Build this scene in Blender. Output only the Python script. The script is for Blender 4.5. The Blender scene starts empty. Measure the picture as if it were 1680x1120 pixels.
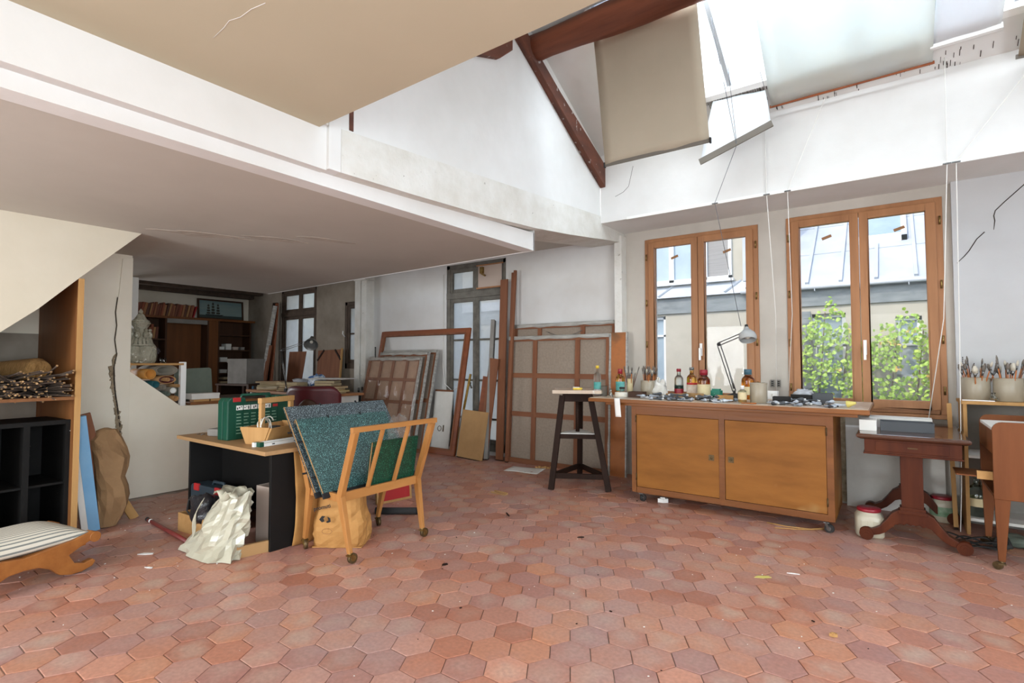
import bpy, bmesh, math, random
from mathutils import Vector, Matrix, Euler, noise
S = bpy.context.scene
COL = S.collection
R = math.radians
rng = random.Random(11)

# ------------------------------------------------------------------ camera, sky, sun, exposure
cam_d = bpy.data.cameras.new('camera')
cam_d.sensor_width = 36.0
cam_d.lens = 36.0 * 858 / 1680
cam_d.clip_start = 0.05
cam_d.clip_end = 200
cam = bpy.data.objects.new('camera', cam_d)
COL.objects.link(cam)
cam.location = (0, 0, 1.27)
cam.rotation_euler = (R(90) + math.atan(33 / 858), 0, R(36.2))
S.camera = cam

W = bpy.data.worlds.new('sky')
S.world = W
W.use_nodes = True
_n = W.node_tree.nodes
_sky = _n.new('ShaderNodeTexSky')
_sky.sky_type = 'NISHITA'
_sky.sun_disc = False
_sky.sun_elevation = R(48)
_sky.sun_rotation = R(208)
_sky.air_density = 1.2
_sky.dust_density = 2.2
W.node_tree.links.new(_sky.outputs[0], _n['Background'].inputs[0])
_n['Background'].inputs[1].default_value = 0.34

def lamp(name, kind, energy, color, loc, rot, size=None, size_y=None):
    d = bpy.data.lights.new(name, kind)
    d.energy = energy
    d.color = color
    if kind == 'AREA':
        d.shape = 'RECTANGLE'
        d.size = size
        d.size_y = size_y
    if kind == 'SUN':
        d.angle = R(1.2)
    o = bpy.data.objects.new(name, d)
    COL.objects.link(o)
    o.location = loc
    o.rotation_euler = rot
    return o

lamp('sun', 'SUN', 1.9, (1.0, 0.95, 0.86), (-6, -8, 14), (R(42), 0, R(-28)))
# area lamps standing in for daylight at unseen right-hand, rear and left windows
DAY = (0.83, 0.925, 1.0)
lamp('daylight_right', 'AREA', 225, DAY, (2.78, -0.3, 1.45), (0, R(90), 0), 1.9, 4.2)
lamp('added_fill_right_high', 'AREA', 24, DAY, (2.78, 3.1, 3.45), (0, R(90), 0), 1.0, 2.4)  # lamp added high up to brighten the gable wall
lamp('daylight_rear', 'AREA', 70, (0.88, 0.94, 1.0), (-0.6, -2.58, 1.4), (R(90), 0, 0), 4.2, 1.8)
lamp('daylight_rear_left', 'AREA', 125, (0.90, 0.95, 1.0), (-3.6, -2.58, 1.35), (R(90), 0, 0), 1.2, 1.6)
lamp('added_fill_left', 'AREA', 85, (0.95, 0.96, 1.0), (-10.98, 1.3, 1.5), (0, R(-90), 0), 1.4, 2.0)  # lamp added out of view to brighten the side room
# area lamps added above the frosted glazing to strengthen the sky
lamp('daylight_skylight', 'AREA', 165, DAY, (-0.15, 4.36, 4.25), (R(27.5), 0, 0), 3.5, 1.2)
lamp('daylight_roof_light', 'AREA', 60, DAY, (1.2, 2.15, 4.95), (0, 0, 0), 1.9, 0.8)
S.view_settings.view_transform = 'Standard'
S.view_settings.look = 'None'
S.view_settings.exposure = 0.10
S.view_settings.gamma = 1.0

# ------------------------------------------------------------------ materials
def srgb(c):
    if isinstance(c, str):
        c = [int(c[i:i + 2], 16) / 255 for i in (0, 2, 4)]
    return tuple((v / 12.92 if v <= 0.04045 else ((v + 0.055) / 1.055) ** 2.4) for v in c) + (1.0,)

def mat(name, c, c2=None, scale=6.0, stretch=(1, 1, 1), rough=0.6, metal=0.0, bump=0.0, bscale=None,
        c3=None, spots=None, spot_scale=30, spot_at=0.62, trans=0.0, spec=0.5, detail=4, contrast=(0.3, 0.7), sheen=0.0, coat=0.0):
    m = bpy.data.materials.new(name)
    m.use_nodes = True
    nt = m.node_tree
    N, L = nt.nodes, nt.links
    b = N['Principled BSDF']
    b.inputs['Roughness'].default_value = rough
    b.inputs['Metallic'].default_value = metal
    b.inputs['Specular IOR Level'].default_value = spec
    b.inputs['Transmission Weight'].default_value = trans
    b.inputs['Coat Weight'].default_value = coat
    b.inputs['Base Color'].default_value = srgb(c)
    if c2 or bump or spots:
        tc = N.new('ShaderNodeTexCoord')
        mp = N.new('ShaderNodeMapping')
        mp.inputs['Scale'].default_value = stretch
        L.new(tc.outputs['Object'], mp.inputs['Vector'])
    last = None
    if c2:
        nz = N.new('ShaderNodeTexNoise')
        nz.inputs['Scale'].default_value = scale
        nz.inputs['Detail'].default_value = detail
        nz.inputs['Roughness'].default_value = 0.6
        L.new(mp.outputs[0], nz.inputs['Vector'])
        cr = N.new('ShaderNodeValToRGB')
        e = cr.color_ramp.elements
        e[0].position, e[1].position = contrast
        e[0].color, e[1].color = srgb(c), srgb(c2)
        if c3:
            q = e.new((contrast[0] + contrast[1]) / 2)
            q.color = srgb(c3)
        L.new(nz.outputs['Fac'], cr.inputs['Fac'])
        last = cr.outputs['Color']
    if spots:
        n2 = N.new('ShaderNodeTexNoise')
        n2.inputs['Scale'].default_value = spot_scale
        n2.inputs['Detail'].default_value = 3
        L.new(tc.outputs['Object'], n2.inputs['Vector'])
        r2 = N.new('ShaderNodeValToRGB')
        r2.color_ramp.elements[0].position = spot_at
        r2.color_ramp.elements[1].position = min(0.99, spot_at + 0.06)
        L.new(n2.outputs['Fac'], r2.inputs['Fac'])
        mx = N.new('ShaderNodeMix')
        mx.data_type = 'RGBA'
        mx.inputs[6].default_value = srgb(c)
        if last:
            L.new(last, mx.inputs[6])
        mx.inputs[7].default_value = srgb(spots)
        L.new(r2.outputs['Color'], mx.inputs[0])
        last = mx.outputs[2]
    if last:
        L.new(last, b.inputs['Base Color'])
    if bump:
        n3 = N.new('ShaderNodeTexNoise')
        n3.inputs['Scale'].default_value = bscale or scale * 2
        n3.inputs['Detail'].default_value = 5
        L.new(mp.outputs[0], n3.inputs['Vector'])
        bp = N.new('ShaderNodeBump')
        bp.inputs['Strength'].default_value = bump
        bp.inputs['Distance'].default_value = 0.02
        L.new(n3.outputs['Fac'], bp.inputs['Height'])
        L.new(bp.outputs[0], b.inputs['Normal'])
    return m

def wood(name, c, c2, axis='z', scale=9, rough=0.55, coat=0.0, spots=None, spec=0.3):
    st = {'x': (0.12, 1.4, 1.4), 'y': (1.4, 0.12, 1.4), 'z': (1.4, 1.4, 0.12)}[axis]
    return mat(name, c, c2, scale=scale, stretch=st, rough=rough, bump=0.12, detail=6, coat=coat, spots=spots, spot_scale=14, spot_at=0.66, spec=spec)

def glassy(name, c, rough=0.05, ior=1.45, alpha_mix=0.0, tint=None):
    m = bpy.data.materials.new(name)
    m.use_nodes = True
    b = m.node_tree.nodes['Principled BSDF']
    b.inputs['Base Color'].default_value = srgb(c)
    b.inputs['Roughness'].default_value = rough
    b.inputs['IOR'].default_value = ior
    b.inputs['Transmission Weight'].default_value = 1.0
    return m

def pane_mat(name, dirt, amount, clear=1.0, dirt_scale=3.0):
    """thin window glass: clear transmission with a film of dust that scatters light"""
    m = bpy.data.materials.new(name)
    m.use_nodes = True
    N, L = m.node_tree.nodes, m.node_tree.links
    N.remove(N['Principled BSDF'])
    out = N['Material Output']
    tr = N.new('ShaderNodeBsdfTransparent')
    tr.inputs[0].default_value = (clear, clear, clear, 1)
    tl = N.new('ShaderNodeBsdfTranslucent')
    tl.inputs[0].default_value = srgb(dirt)
    df = N.new('ShaderNodeBsdfDiffuse')
    df.inputs[0].default_value = srgb(dirt)
    ad = N.new('ShaderNodeMixShader')
    ad.inputs[0].default_value = 0.25
    L.new(tl.outputs[0], ad.inputs[1])
    L.new(df.outputs[0], ad.inputs[2])
    gl = N.new('ShaderNodeBsdfGlossy')
    gl.inputs['Roughness'].default_value = 0.02
    mx = N.new('ShaderNodeMixShader')
    tc = N.new('ShaderNodeTexCoord')
    nz = N.new('ShaderNodeTexNoise')
    nz.inputs['Scale'].default_value = dirt_scale
    nz.inputs['Detail'].default_value = 6
    L.new(tc.outputs['Object'], nz.inputs['Vector'])
    mr = N.new('ShaderNodeMapRange')
    mr.inputs[1].default_value, mr.inputs[2].default_value = 0.3, 0.7
    mr.inputs[3].default_value, mr.inputs[4].default_value = amount[0], amount[1]
    L.new(nz.outputs['Fac'], mr.inputs[0])
    L.new(mr.outputs[0], mx.inputs[0])
    L.new(tr.outputs[0], mx.inputs[1])
    L.new(ad.outputs[0], mx.inputs[2])
    m2 = N.new('ShaderNodeMixShader')
    lw = N.new('ShaderNodeLayerWeight')
    pw = N.new('ShaderNodeMath'); pw.operation = 'POWER'; pw.inputs[1].default_value = 5.0
    L.new(lw.outputs['Facing'], pw.inputs[0])
    fr = N.new('ShaderNodeMath'); fr.operation = 'MULTIPLY_ADD'; fr.inputs[1].default_value = 0.6; fr.inputs[2].default_value = 0.008
    L.new(pw.outputs[0], fr.inputs[0])
    L.new(fr.outputs[0], m2.inputs[0])
    L.new(mx.outputs[0], m2.inputs[1])
    L.new(gl.outputs[0], m2.inputs[2])
    L.new(m2.outputs[0], out.inputs[0])
    return m

def cloth_mat(name, c, trans=0.5, c2=None, scale=5):
    """woven blind or thin plastic: part diffuse, part translucent"""
    m = mat(name, c, c2, scale=scale, rough=0.9, spec=0.1)
    N, L = m.node_tree.nodes, m.node_tree.links
    b = N['Principled BSDF']
    tl = N.new('ShaderNodeBsdfTranslucent')
    tl.inputs[0].default_value = srgb(c)
    mx = N.new('ShaderNodeMixShader')
    mx.inputs[0].default_value = trans
    L.new(b.outputs[0], mx.inputs[1])
    L.new(tl.outputs[0], mx.inputs[2])
    L.new(mx.outputs[0], N['Material Output'].inputs[0])
    return m

M = {}
M['plaster'] = mat('white plaster', 'E6E6E4', 'D9D8D4', scale=1.3, rough=0.9, bump=0.10, bscale=14, spec=0.2)
M['plaster_back'] = mat('grubby white plaster', 'DFDFDE', 'CECBC6', scale=1.1, rough=0.9, bump=0.12, bscale=10, spec=0.2)
M['plaster_backlit'] = mat('beige-grey plaster with painted shade', 'C6BFB5', 'B5AEA4', scale=1.6, rough=0.92, bump=0.12, bscale=10, spec=0.2)  # darker tone puts the backlit shade around the windows into the colour
M['plaster_pier'] = mat('light grey plaster', 'C6C7C8', 'BBBBBB', scale=1.1, rough=0.9, bump=0.12, bscale=10, spec=0.2)
M['plaster_cream'] = mat('cream plaster', 'E4DDCD', 'D8CFBC', scale=1.5, rough=0.9, bump=0.10, bscale=12, spec=0.2)
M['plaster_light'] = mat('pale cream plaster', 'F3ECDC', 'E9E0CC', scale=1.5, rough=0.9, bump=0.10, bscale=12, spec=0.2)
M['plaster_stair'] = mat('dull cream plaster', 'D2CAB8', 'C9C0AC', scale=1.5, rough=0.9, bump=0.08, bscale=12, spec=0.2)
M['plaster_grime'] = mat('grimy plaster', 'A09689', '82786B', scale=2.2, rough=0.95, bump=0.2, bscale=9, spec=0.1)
M['ceil_taupe'] = mat('taupe ceiling paint', 'C1BBB1', 'B7B1A7', scale=1.0, rough=0.9, bump=0.06, bscale=8, spec=0.2)
M['ceil_upper'] = mat('cream ceiling paint', 'C4BAA2', 'BDB39A', scale=0.9, rough=0.9, bump=0.05, bscale=8, spec=0.2)
M['beam_grey'] = mat('rough rendered beam', 'E2E1DC', 'D2CFC6', scale=5, rough=0.95, bump=0.35, bscale=22, spots='8d8678', spot_scale=26, spot_at=0.70)
M['rubble'] = mat('broken plaster', 'B3A288', '7A6A52', scale=16, rough=1.0, bump=0.6, bscale=40)
M['old_wood'] = wood('old reddish beam wood', '8C523A', '5A3324', 'x', 6, 0.65)
M['old_wood_y'] = mat('old rafter wood', '75432F', '4A3028', scale=8, stretch=(2, 0.3, 0.6), rough=0.8, bump=0.3, bscale=16, spots='A9A29C', spot_scale=17, spot_at=0.66)
M['grout'] = mat('grout', '6E5F56', 'B3A79E', scale=2.2, rough=0.95, contrast=(.4, .62))
M['plank_floor'] = wood('dark floorboards', '5B4738', '463529', 'x', 5, 0.7)
M['orange_frame'] = wood('varnished window oak', 'AE7B53', '936543', 'z', 7, 0.42)
M['old_frame'] = mat('weathered grey-green paint', '77736A', '56524A', scale=8, rough=0.8, bump=0.2)
M['brown_frame'] = mat('brown window paint', '5A4A3D', '43362C', scale=8, rough=0.8, bump=0.2)
M['white_paint'] = mat('white gloss paint', 'EDEDEA', rough=0.4)
M['pane_clear'] = pane_mat('dusty window glass', 'EEF4FA', (0.02, 0.08))
M['pane_dirty'] = pane_mat('grimy window glass', 'E9EFF4', (0.55, 0.85), dirt_scale=2.0)
M['pane_sky'] = pane_mat('frosted wired skylight glass', 'F7FAFC', (0.86, 0.93), dirt_scale=9)
M['zinc'] = mat('zinc sheet', 'A9B0B8', 'BCC2C8', scale=2.0, rough=0.6, metal=0.0)

# ------------------------------------------------------------------ geometry helpers
class MB:
    """collects simple solids into one mesh"""
    def __init__(self):
        self.v, self.f, self.sm = [], [], []
    def add(self, vs, fs, smooth=False):
        o = len(self.v)
        self.v += [tuple(p) for p in vs]
        self.f += [tuple(i + o for i in q) for q in fs]
        self.sm += [smooth] * len(fs)
        return self
    def box(self, x0, y0, z0, x1, y1, z1, mx=None):
        vs = [Vector((x, y, z)) for z in (z0, z1) for x, y in ((x0, y0), (x1, y0), (x1, y1), (x0, y1))]
        if mx is not None:
            vs = [mx @ p for p in vs]
        return self.add(vs, [(3, 2, 1, 0), (4, 5, 6, 7), (0, 1, 5, 4), (1, 2, 6, 5), (2, 3, 7, 6), (3, 0, 4, 7)])
    def bar(self, p0, p1, w, h, up=(0, 0, 1), w1=None, h1=None):
        """rectangular bar between two points"""
        p0, p1 = Vector(p0), Vector(p1)
        d = (p1 - p0).normalized()
        up = Vector(up)
        if abs(d.dot(up)) > 0.98:
            up = Vector((0, 1, 0))
        s = d.cross(up).normalized()
        u = s.cross(d).normalized()
        w1 = w if w1 is None else w1
        h1 = h if h1 is None else h1
        vs = [p0 - s * w / 2 - u * h / 2, p0 + s * w / 2 - u * h / 2, p0 + s * w / 2 + u * h / 2, p0 - s * w / 2 + u * h / 2,
              p1 - s * w1 / 2 - u * h1 / 2, p1 + s * w1 / 2 - u * h1 / 2, p1 + s * w1 / 2 + u * h1 / 2, p1 - s * w1 / 2 + u * h1 / 2]
        return self.add(vs, [(0, 1, 2, 3), (7, 6, 5, 4), (1, 0, 4, 5), (2, 1, 5, 6), (3, 2, 6, 7), (0, 3, 7, 4)])
    def tube(self, pts, r, n=8, caps=True, smooth=True):
        pts = [Vector(p) for p in pts]
        rs = r if isinstance(r, (list, tuple)) else [r] * len(pts)
        vs, fs = [], []
        prev = None
        for i, p in enumerate(pts):
            d = (pts[min(i + 1, len(pts) - 1)] - pts[max(i - 1, 0)])
            d = d.normalized() if d.length > 1e-9 else Vector((0, 0, 1))
            if prev is None:
                a = Vector((0, 0, 1)) if abs(d.z) < 0.9 else Vector((1, 0, 0))
                s = d.cross(a).normalized()
            else:
                s = (prev - d * prev.dot(d))
                s = s.normalized() if s.length > 1e-6 else d.orthogonal().normalized()
            prev = s
            u = d.cross(s)
            for k in range(n):
                t = 2 * math.pi * k / n
                vs.append(p + (s * math.cos(t) + u * math.sin(t)) * rs[i])
        for i in range(len(pts) - 1):
            for k in range(n):
                k2 = (k + 1) % n
                fs.append((i * n + k, i * n + k2, (i + 1) * n + k2, (i + 1) * n + k))
        self.add(vs, fs, smooth)
        if caps:
            o = len(self.v) - len(vs)
            self.f += [tuple(o + k for k in range(n))[::-1], tuple(o + (len(pts) - 1) * n + k for k in range(n))]
            self.sm += [False, False]
        return self
    def lathe(self, prof, n=20, c=(0, 0, 0), smooth=True, mx=None, cap0=True, cap1=True):
        vs, fs = [], []
        c = Vector(c)
        for r, z in prof:
            for k in range(n):
                t = 2 * math.pi * k / n
                p = Vector((r * math.cos(t), r * math.sin(t), z))
                vs.append((mx @ p if mx is not None else p) + c)
        m = len(prof)
        for i in range(m - 1):
            for k in range(n):
                k2 = (k + 1) % n
                fs.append((i * n + k, i * n + k2, (i + 1) * n + k2, (i + 1) * n + k))
        self.add(vs, fs, smooth)
        o = len(self.v) - len(vs)
        if cap0 and prof[0][0] > 1e-5:
            self.f.append(tuple(o + k for k in range(n))[::-1]); self.sm.append(False)
        if cap1 and prof[-1][0] > 1e-5:
            self.f.append(tuple(o + (m - 1) * n + k for k in range(n))); self.sm.append(False)
        return self
    def prism(self, poly, axis, a, b, mx=None):
        """extrude a 2-D outline along x, y or z from a to b"""
        n = len(poly)
        def P(q, t):
            p = {'x': (t, q[0], q[1]), 'y': (q[0], t, q[1]), 'z': (q[0], q[1], t)}[axis]
            return mx @ Vector(p) if mx is not None else Vector(p)
        vs = [P(q, a) for q in poly] + [P(q, b) for q in poly]
        fs = [tuple(range(n))[::-1], tuple(range(n, 2 * n))] + [(i, (i + 1) % n, n + (i + 1) % n, n + i) for i in range(n)]
        return self.add(vs, fs)
    def sheet(self, fn, nu, nv, thick=0.0, smooth=True):
        """a grid surface fn(u, v), optionally with a back side"""
        vs = [Vector(fn(i / nu, j / nv)) for j in range(nv + 1) for i in range(nu + 1)]
        w = nu + 1
        fs = [(j * w + i, j * w + i + 1, (j + 1) * w + i + 1, (j + 1) * w + i) for j in range(nv) for i in range(nu)]
        if thick:
            nr = [Vector() for _ in vs]
            for q in fs:
                nn = (vs[q[1]] - vs[q[0]]).cross(vs[q[3]] - vs[q[0]])
                for k in q:
                    nr[k] += nn
            n0 = len(vs)
            vs2 = vs + [p - (nr[i].normalized() * thick if nr[i].length > 1e-12 else Vector()) for i, p in enumerate(vs)]
            fs2 = fs + [tuple(k + n0 for k in q)[::-1] for q in fs]
            edge = [j * w for j in range(nv + 1)]
            edge2 = [j * w + nu for j in range(nv + 1)]
            e3 = list(range(w)); e4 = [nv * w + i for i in range(w)]
            for e, fl in ((edge, 0), (edge2, 1), (e3, 1), (e4, 0)):
                for a, b in zip(e, e[1:]):
                    q = (a, b, b + n0, a + n0)
                    fs2.append(q if fl else q[::-1])
            return self.add(vs2, fs2, smooth)
        return self.add(vs, fs, smooth)
    def sphere(self, c, r, n=12, m=8, sq=(1, 1, 1)):
        c = Vector(c)
        pr = [(math.sin(math.pi * i / m), -math.cos(math.pi * i / m)) for i in range(m + 1)]
        mx = Matrix.Diagonal(Vector((r * sq[0], r * sq[1], r * sq[2]))).to_4x4()
        return self.lathe(pr, n, c, True, mx)
    def mesh(self, name):
        me = bpy.data.meshes.new(name)
        me.from_pydata(self.v, [], self.f)
        me.polygons.foreach_set('use_smooth', self.sm)
        me.update()
        return me
    def build(self, name, m, parent=None, bevel=0.0, loc=None, rot=None, fix=True):
        me = self.mesh(name)
        bm = bmesh.new()
        bm.from_mesh(me)
        if fix:
            bmesh.ops.remove_doubles(bm, verts=bm.verts, dist=1e-6)
            bmesh.ops.recalc_face_normals(bm, faces=bm.faces)
        if bevel:
            ed = [e for e in bm.edges if len(e.link_faces) == 2 and e.calc_face_angle(0) > R(50)]
            bmesh.ops.bevel(bm, geom=ed, offset=bevel, segments=2, profile=0.6, affect='EDGES', clamp_overlap=True)
        bm.to_mesh(me)
        bm.free()
        if m is not None:
            me.materials.append(M[m] if isinstance(m, str) else m)
        o = bpy.data.objects.new(name, me)
        COL.objects.link(o)
        if parent is not None:
            o.parent = parent
        if loc is not None:
            o.location = loc
        if rot is not None:
            o.rotation_euler = rot
        return o

def tag(o, label=None, cat=None, group=None, kind=None):
    if label: o['label'] = label
    if cat: o['category'] = cat
    if group: o['group'] = group
    if kind: o['kind'] = kind
    return o

def thing(name, label, cat, loc=(0, 0, 0), rz=0.0, group=None, rot=None):
    o = bpy.data.objects.new(name, None)
    o.empty_display_size = 0.05
    COL.objects.link(o)
    o.location = loc
    o.rotation_euler = rot if rot is not None else (0, 0, rz)
    return tag(o, label, cat, group)

def struct(name, label=None):
    o = bpy.data.objects.new(name, None)
    o.empty_display_size = 0.05
    COL.objects.link(o)
    tag(o, label, None, None, 'structure')
    return o

def copy_tree(o, parent=None):
    c = o.copy()
    COL.objects.link(c)
    c.parent = parent
    for ch in list(o.children):
        copy_tree(ch, c)
    return c

def B(*a, **k):
    return MB().box(*a, **k)

def holes(x0, x1, z0, z1, hs):
    """rectangles of a wall x0..x1, z0..z1 left over around openings"""
    xs = sorted({x0, x1, *[h[0] for h in hs], *[h[1] for h in hs]})
    out = []
    for a, b in zip(xs, xs[1:]):
        cuts = sorted((h[2], h[3]) for h in hs if h[0] <= a + 1e-6 and h[1] >= b - 1e-6)
        z = z0
        for c, d in cuts:
            if c > z + 1e-6: out.append((a, b, z, c))
            z = max(z, d)
        if z < z1 - 1e-6: out.append((a, b, z, z1))
    return out

# ------------------------------------------------------------------ floor of hexagonal terracotta tiles
def tile_material():
    m = bpy.data.materials.new('worn terracotta hexagon')
    m.use_nodes = True
    N, L = m.node_tree.nodes, m.node_tree.links
    b = N['Principled BSDF']
    at = N.new('ShaderNodeAttribute'); at.attribute_name = 'tile_uv'
    ge = N.new('ShaderNodeNewGeometry')
    def vm(op, a=None, bb=None, **k):
        n = N.new('ShaderNodeVectorMath'); n.operation = op
        if a is not None: L.new(a, n.inputs[0])
        if bb is not None:
            if isinstance(bb, tuple): n.inputs[1].default_value = bb
            else: L.new(bb, n.inputs[1])
        return n
    sub = vm('SUBTRACT', ge.outputs['Position'], at.outputs['Vector'])
    flat = vm('MULTIPLY', sub.outputs[0], (50, 50, 0))
    rnd = vm('FLOOR', vm('ADD', flat.outputs[0], (0.5, 0.5, 0.5)).outputs[0])
    wn = N.new('ShaderNodeTexWhiteNoise'); wn.noise_dimensions = '3D'
    L.new(rnd.outputs[0], wn.inputs['Vector'])
    cr = N.new('ShaderNodeValToRGB')
    e = cr.color_ramp.elements
    e[0].position, e[0].color = 0.0, srgb('A86E5A')
    e[1].position, e[1].color = 1.0, srgb('CB9078')
    for pos, c in ((0.2, 'BB7C62'), (0.42, 'A87A70'), (0.6, 'C48666'), (0.8, 'B38679')):
        q = e.new(pos); q.color = srgb(c)
    L.new(wn.outputs['Value'], cr.inputs['Fac'])
    # worn greyish middle of each tile
    ln = vm('LENGTH', at.outputs['Vector'])
    n1 = N.new('ShaderNodeTexNoise'); n1.inputs['Scale'].default_value = 9; n1.inputs['Detail'].default_value = 5
    L.new(ge.outputs['Position'], n1.inputs['Vector'])
    ma = N.new('ShaderNodeMath'); ma.operation = 'MULTIPLY_ADD'
    ma.inputs[1].default_value = 0.20; ma.inputs[2].default_value = -0.095
    L.new(n1.outputs['Fac'], ma.inputs[0])
    ad = N.new('ShaderNodeMath'); ad.operation = 'ADD'
    L.new(ln.outputs['Value'], ad.inputs[0]); L.new(ma.outputs[0], ad.inputs[1])
    mr = N.new('ShaderNodeMapRange')
    mr.inputs[1].default_value, mr.inputs[2].default_value = 0.02, 0.10
    mr.inputs[3].default_value, mr.inputs[4].default_value = 1.0, 0.0
    L.new(ad.outputs[0], mr.inputs[0])
    w2 = N.new('ShaderNodeMath'); w2.operation = 'MULTIPLY'
    sp = N.new('ShaderNodeSeparateColor'); L.new(wn.outputs['Color'], sp.inputs[0])
    pw = N.new('ShaderNodeMath'); pw.operation = 'POWER'; pw.inputs[1].default_value = 1.6
    L.new(sp.outputs[1], pw.inputs[0])
    L.new(mr.outputs[0], w2.inputs[0]); L.new(pw.outputs[0], w2.inputs[1])
    w3 = N.new('ShaderNodeMath'); w3.operation = 'MULTIPLY'; w3.inputs[1].default_value = 0.62
    L.new(w2.outputs[0], w3.inputs[0])
    mx = N.new('ShaderNodeMix'); mx.data_type = 'RGBA'
    L.new(w3.outputs[0], mx.inputs[0]); L.new(cr.outputs['Color'], mx.inputs[6]); mx.inputs[7].default_value = srgb('C2AC9C')
    # large dusty and stained areas, tinted lilac to imitate the skylight's sheen
    n2 = N.new('ShaderNodeTexNoise'); n2.inputs['Scale'].default_value = 1.1; n2.inputs['Detail'].default_value = 7; n2.inputs['Roughness'].default_value = 0.65
    L.new(ge.outputs['Position'], n2.inputs['Vector'])
    m2 = N.new('ShaderNodeMapRange'); m2.inputs[1].default_value, m2.inputs[2].default_value = 0.48, 0.75
    m2.inputs[3].default_value, m2.inputs[4].default_value = 0.0, 0.68
    L.new(n2.outputs['Fac'], m2.inputs[0])
    mx2 = N.new('ShaderNodeMix'); mx2.data_type = 'RGBA'
    L.new(m2.outputs[0], mx2.inputs[0]); L.new(mx.outputs[2], mx2.inputs[6]); mx2.inputs[7].default_value = srgb('A89594')
    n4 = N.new('ShaderNodeTexNoise'); n4.inputs['Scale'].default_value = 55; n4.inputs['Detail'].default_value = 3
    L.new(ge.outputs['Position'], n4.inputs['Vector'])
    m4 = N.new('ShaderNodeMapRange'); m4.inputs[1].default_value, m4.inputs[2].default_value = 0.25, 0.75
    m4.inputs[3].default_value, m4.inputs[4].default_value = 0.82, 1.12
    L.new(n4.outputs['Fac'], m4.inputs[0])
    mu = vm('SCALE', mx2.outputs[2]); L.new(m4.outputs[0], mu.inputs[3])
    L.new(mu.outputs[0], b.inputs['Base Color'])
    rr = N.new('ShaderNodeMapRange'); rr.inputs[3].default_value, rr.inputs[4].default_value = 0.26, 0.55
    L.new(n2.outputs['Fac'], rr.inputs[0]); L.new(rr.outputs[0], b.inputs['Roughness'])
    bp = N.new('ShaderNodeBump'); bp.inputs['Strength'].default_value = 0.25; bp.inputs['Distance'].default_value = 0.004
    n5 = N.new('ShaderNodeTexNoise'); n5.inputs['Scale'].default_value = 28; n5.inputs['Detail'].default_value = 6
    L.new(ge.outputs['Position'], n5.inputs['Vector'])
    L.new(n5.outputs['Fac'], bp.inputs['Height']); L.new(bp.outputs[0], b.inputs['Normal'])
    return m
M['tile'] = tile_material()

floor = struct('floor', 'red terracotta hexagonal tile floor')
B(-11.2, -2.8, -0.25, 3.0, 5.75, -0.006).build('screed', 'grout', floor)
SP = 0.17554
RAD = SP / math.sqrt(3) - 0.0022
def hex_vf(tilt, dz):
    ring = [(math.cos(R(60 * k)), math.sin(R(60 * k))) for k in range(6)]
    v = [(0, 0, dz)]
    def z(x, y): return dz + tilt[0] * x + tilt[1] * y
    v += [(x * (RAD - 0.0035), y * (RAD - 0.0035), z(x * RAD, y * RAD)) for x, y in ring]
    v += [(x * RAD, y * RAD, z(x * RAD, y * RAD) - 0.0012) for x, y in ring]
    v += [(x * RAD, y * RAD, -0.02) for x, y in ring]
    f = [(0, 1 + k, 1 + (k + 1) % 6) for k in range(6)]
    f += [(1 + k, 7 + k, 7 + (k + 1) % 6, 1 + (k + 1) % 6) for k in range(6)]
    f += [(7 + k, 13 + k, 13 + (k + 1) % 6, 7 + (k + 1) % 6) for k in range(6)]
    return v, f
def uv_attr(me, loc):
    a = me.attributes.new('tile_uv', 'FLOAT_VECTOR', 'POINT')
    a.data.foreach_set('vector', [c for p in loc for c in p])
variants = []
for k in range(8):
    v, f = hex_vf((rng.uniform(-.012, .012), rng.uniform(-.012, .012)), rng.uniform(-0.0012, 0.0008))
    me = bpy.data.meshes.new('tile')
    me.from_pydata(v, [], f); me.materials.append(M['tile'])
    uv_attr(me, [(x, y, 0) for x, y, _ in v])
    variants.append((me, v, f))
yaw = R(36.2)
FX, FY, RX, RY = -math.sin(yaw), math.cos(yaw), math.cos(yaw), math.sin(yaw)
near, far = [], []
for i in range(-60, 61):
    for j in range(-60, 61):
        x = -0.7171 + SP * (math.cos(R(30)) * i)
        y = 2.4711 + SP * (0.5 * i + j)
        if not (-6.9 < x < 2.9 and -1.2 < y < 5.72):
            continue
        d = x * FX + y * FY
        s = (x * RX + y * RY) / d if d > 0.1 else 9
        vis = d > 1.95 and abs(s) < 1.06
        if x < -5.7 and y < 3.1: continue
        (near if vis else far).append((d, x, y))
near.sort()
far += near[300:]
near = near[:300]
for k, (d, x, y) in enumerate(near):
    me = rng.choice(variants)[0]
    o = bpy.data.objects.new('tile', me)
    COL.objects.link(o); o.parent = floor; o.location = (x, y, 0)
av, af, al = [], [], []
for d, x, y in far:
    _, v, f = rng.choice(variants)
    o = len(av)
    av += [(a + x, b_ + y, c) for a, b_, c in v]
    al += [(a, b_, 0) for a, b_, _ in v]
    af += [tuple(q + o for q in t) for t in f]
me = bpy.data.meshes.new('tile_field'); me.from_pydata(av, [], af); me.materials.append(M['tile']); uv_attr(me, al)
o = bpy.data.objects.new('tile_field', me); COL.objects.link(o); o.parent = floor; o['kind'] = 'stuff'
b = MB()
for k in range(24):
    y0 = -0.2 + k * 0.25
    if y0 < 3.05 or True:
        b.box(-11.1, y0, -0.02, -6.92, y0 + 0.245, 0.0)
o = b.build('floorboards', 'plank_floor', floor); o['kind'] = 'stuff'

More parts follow.
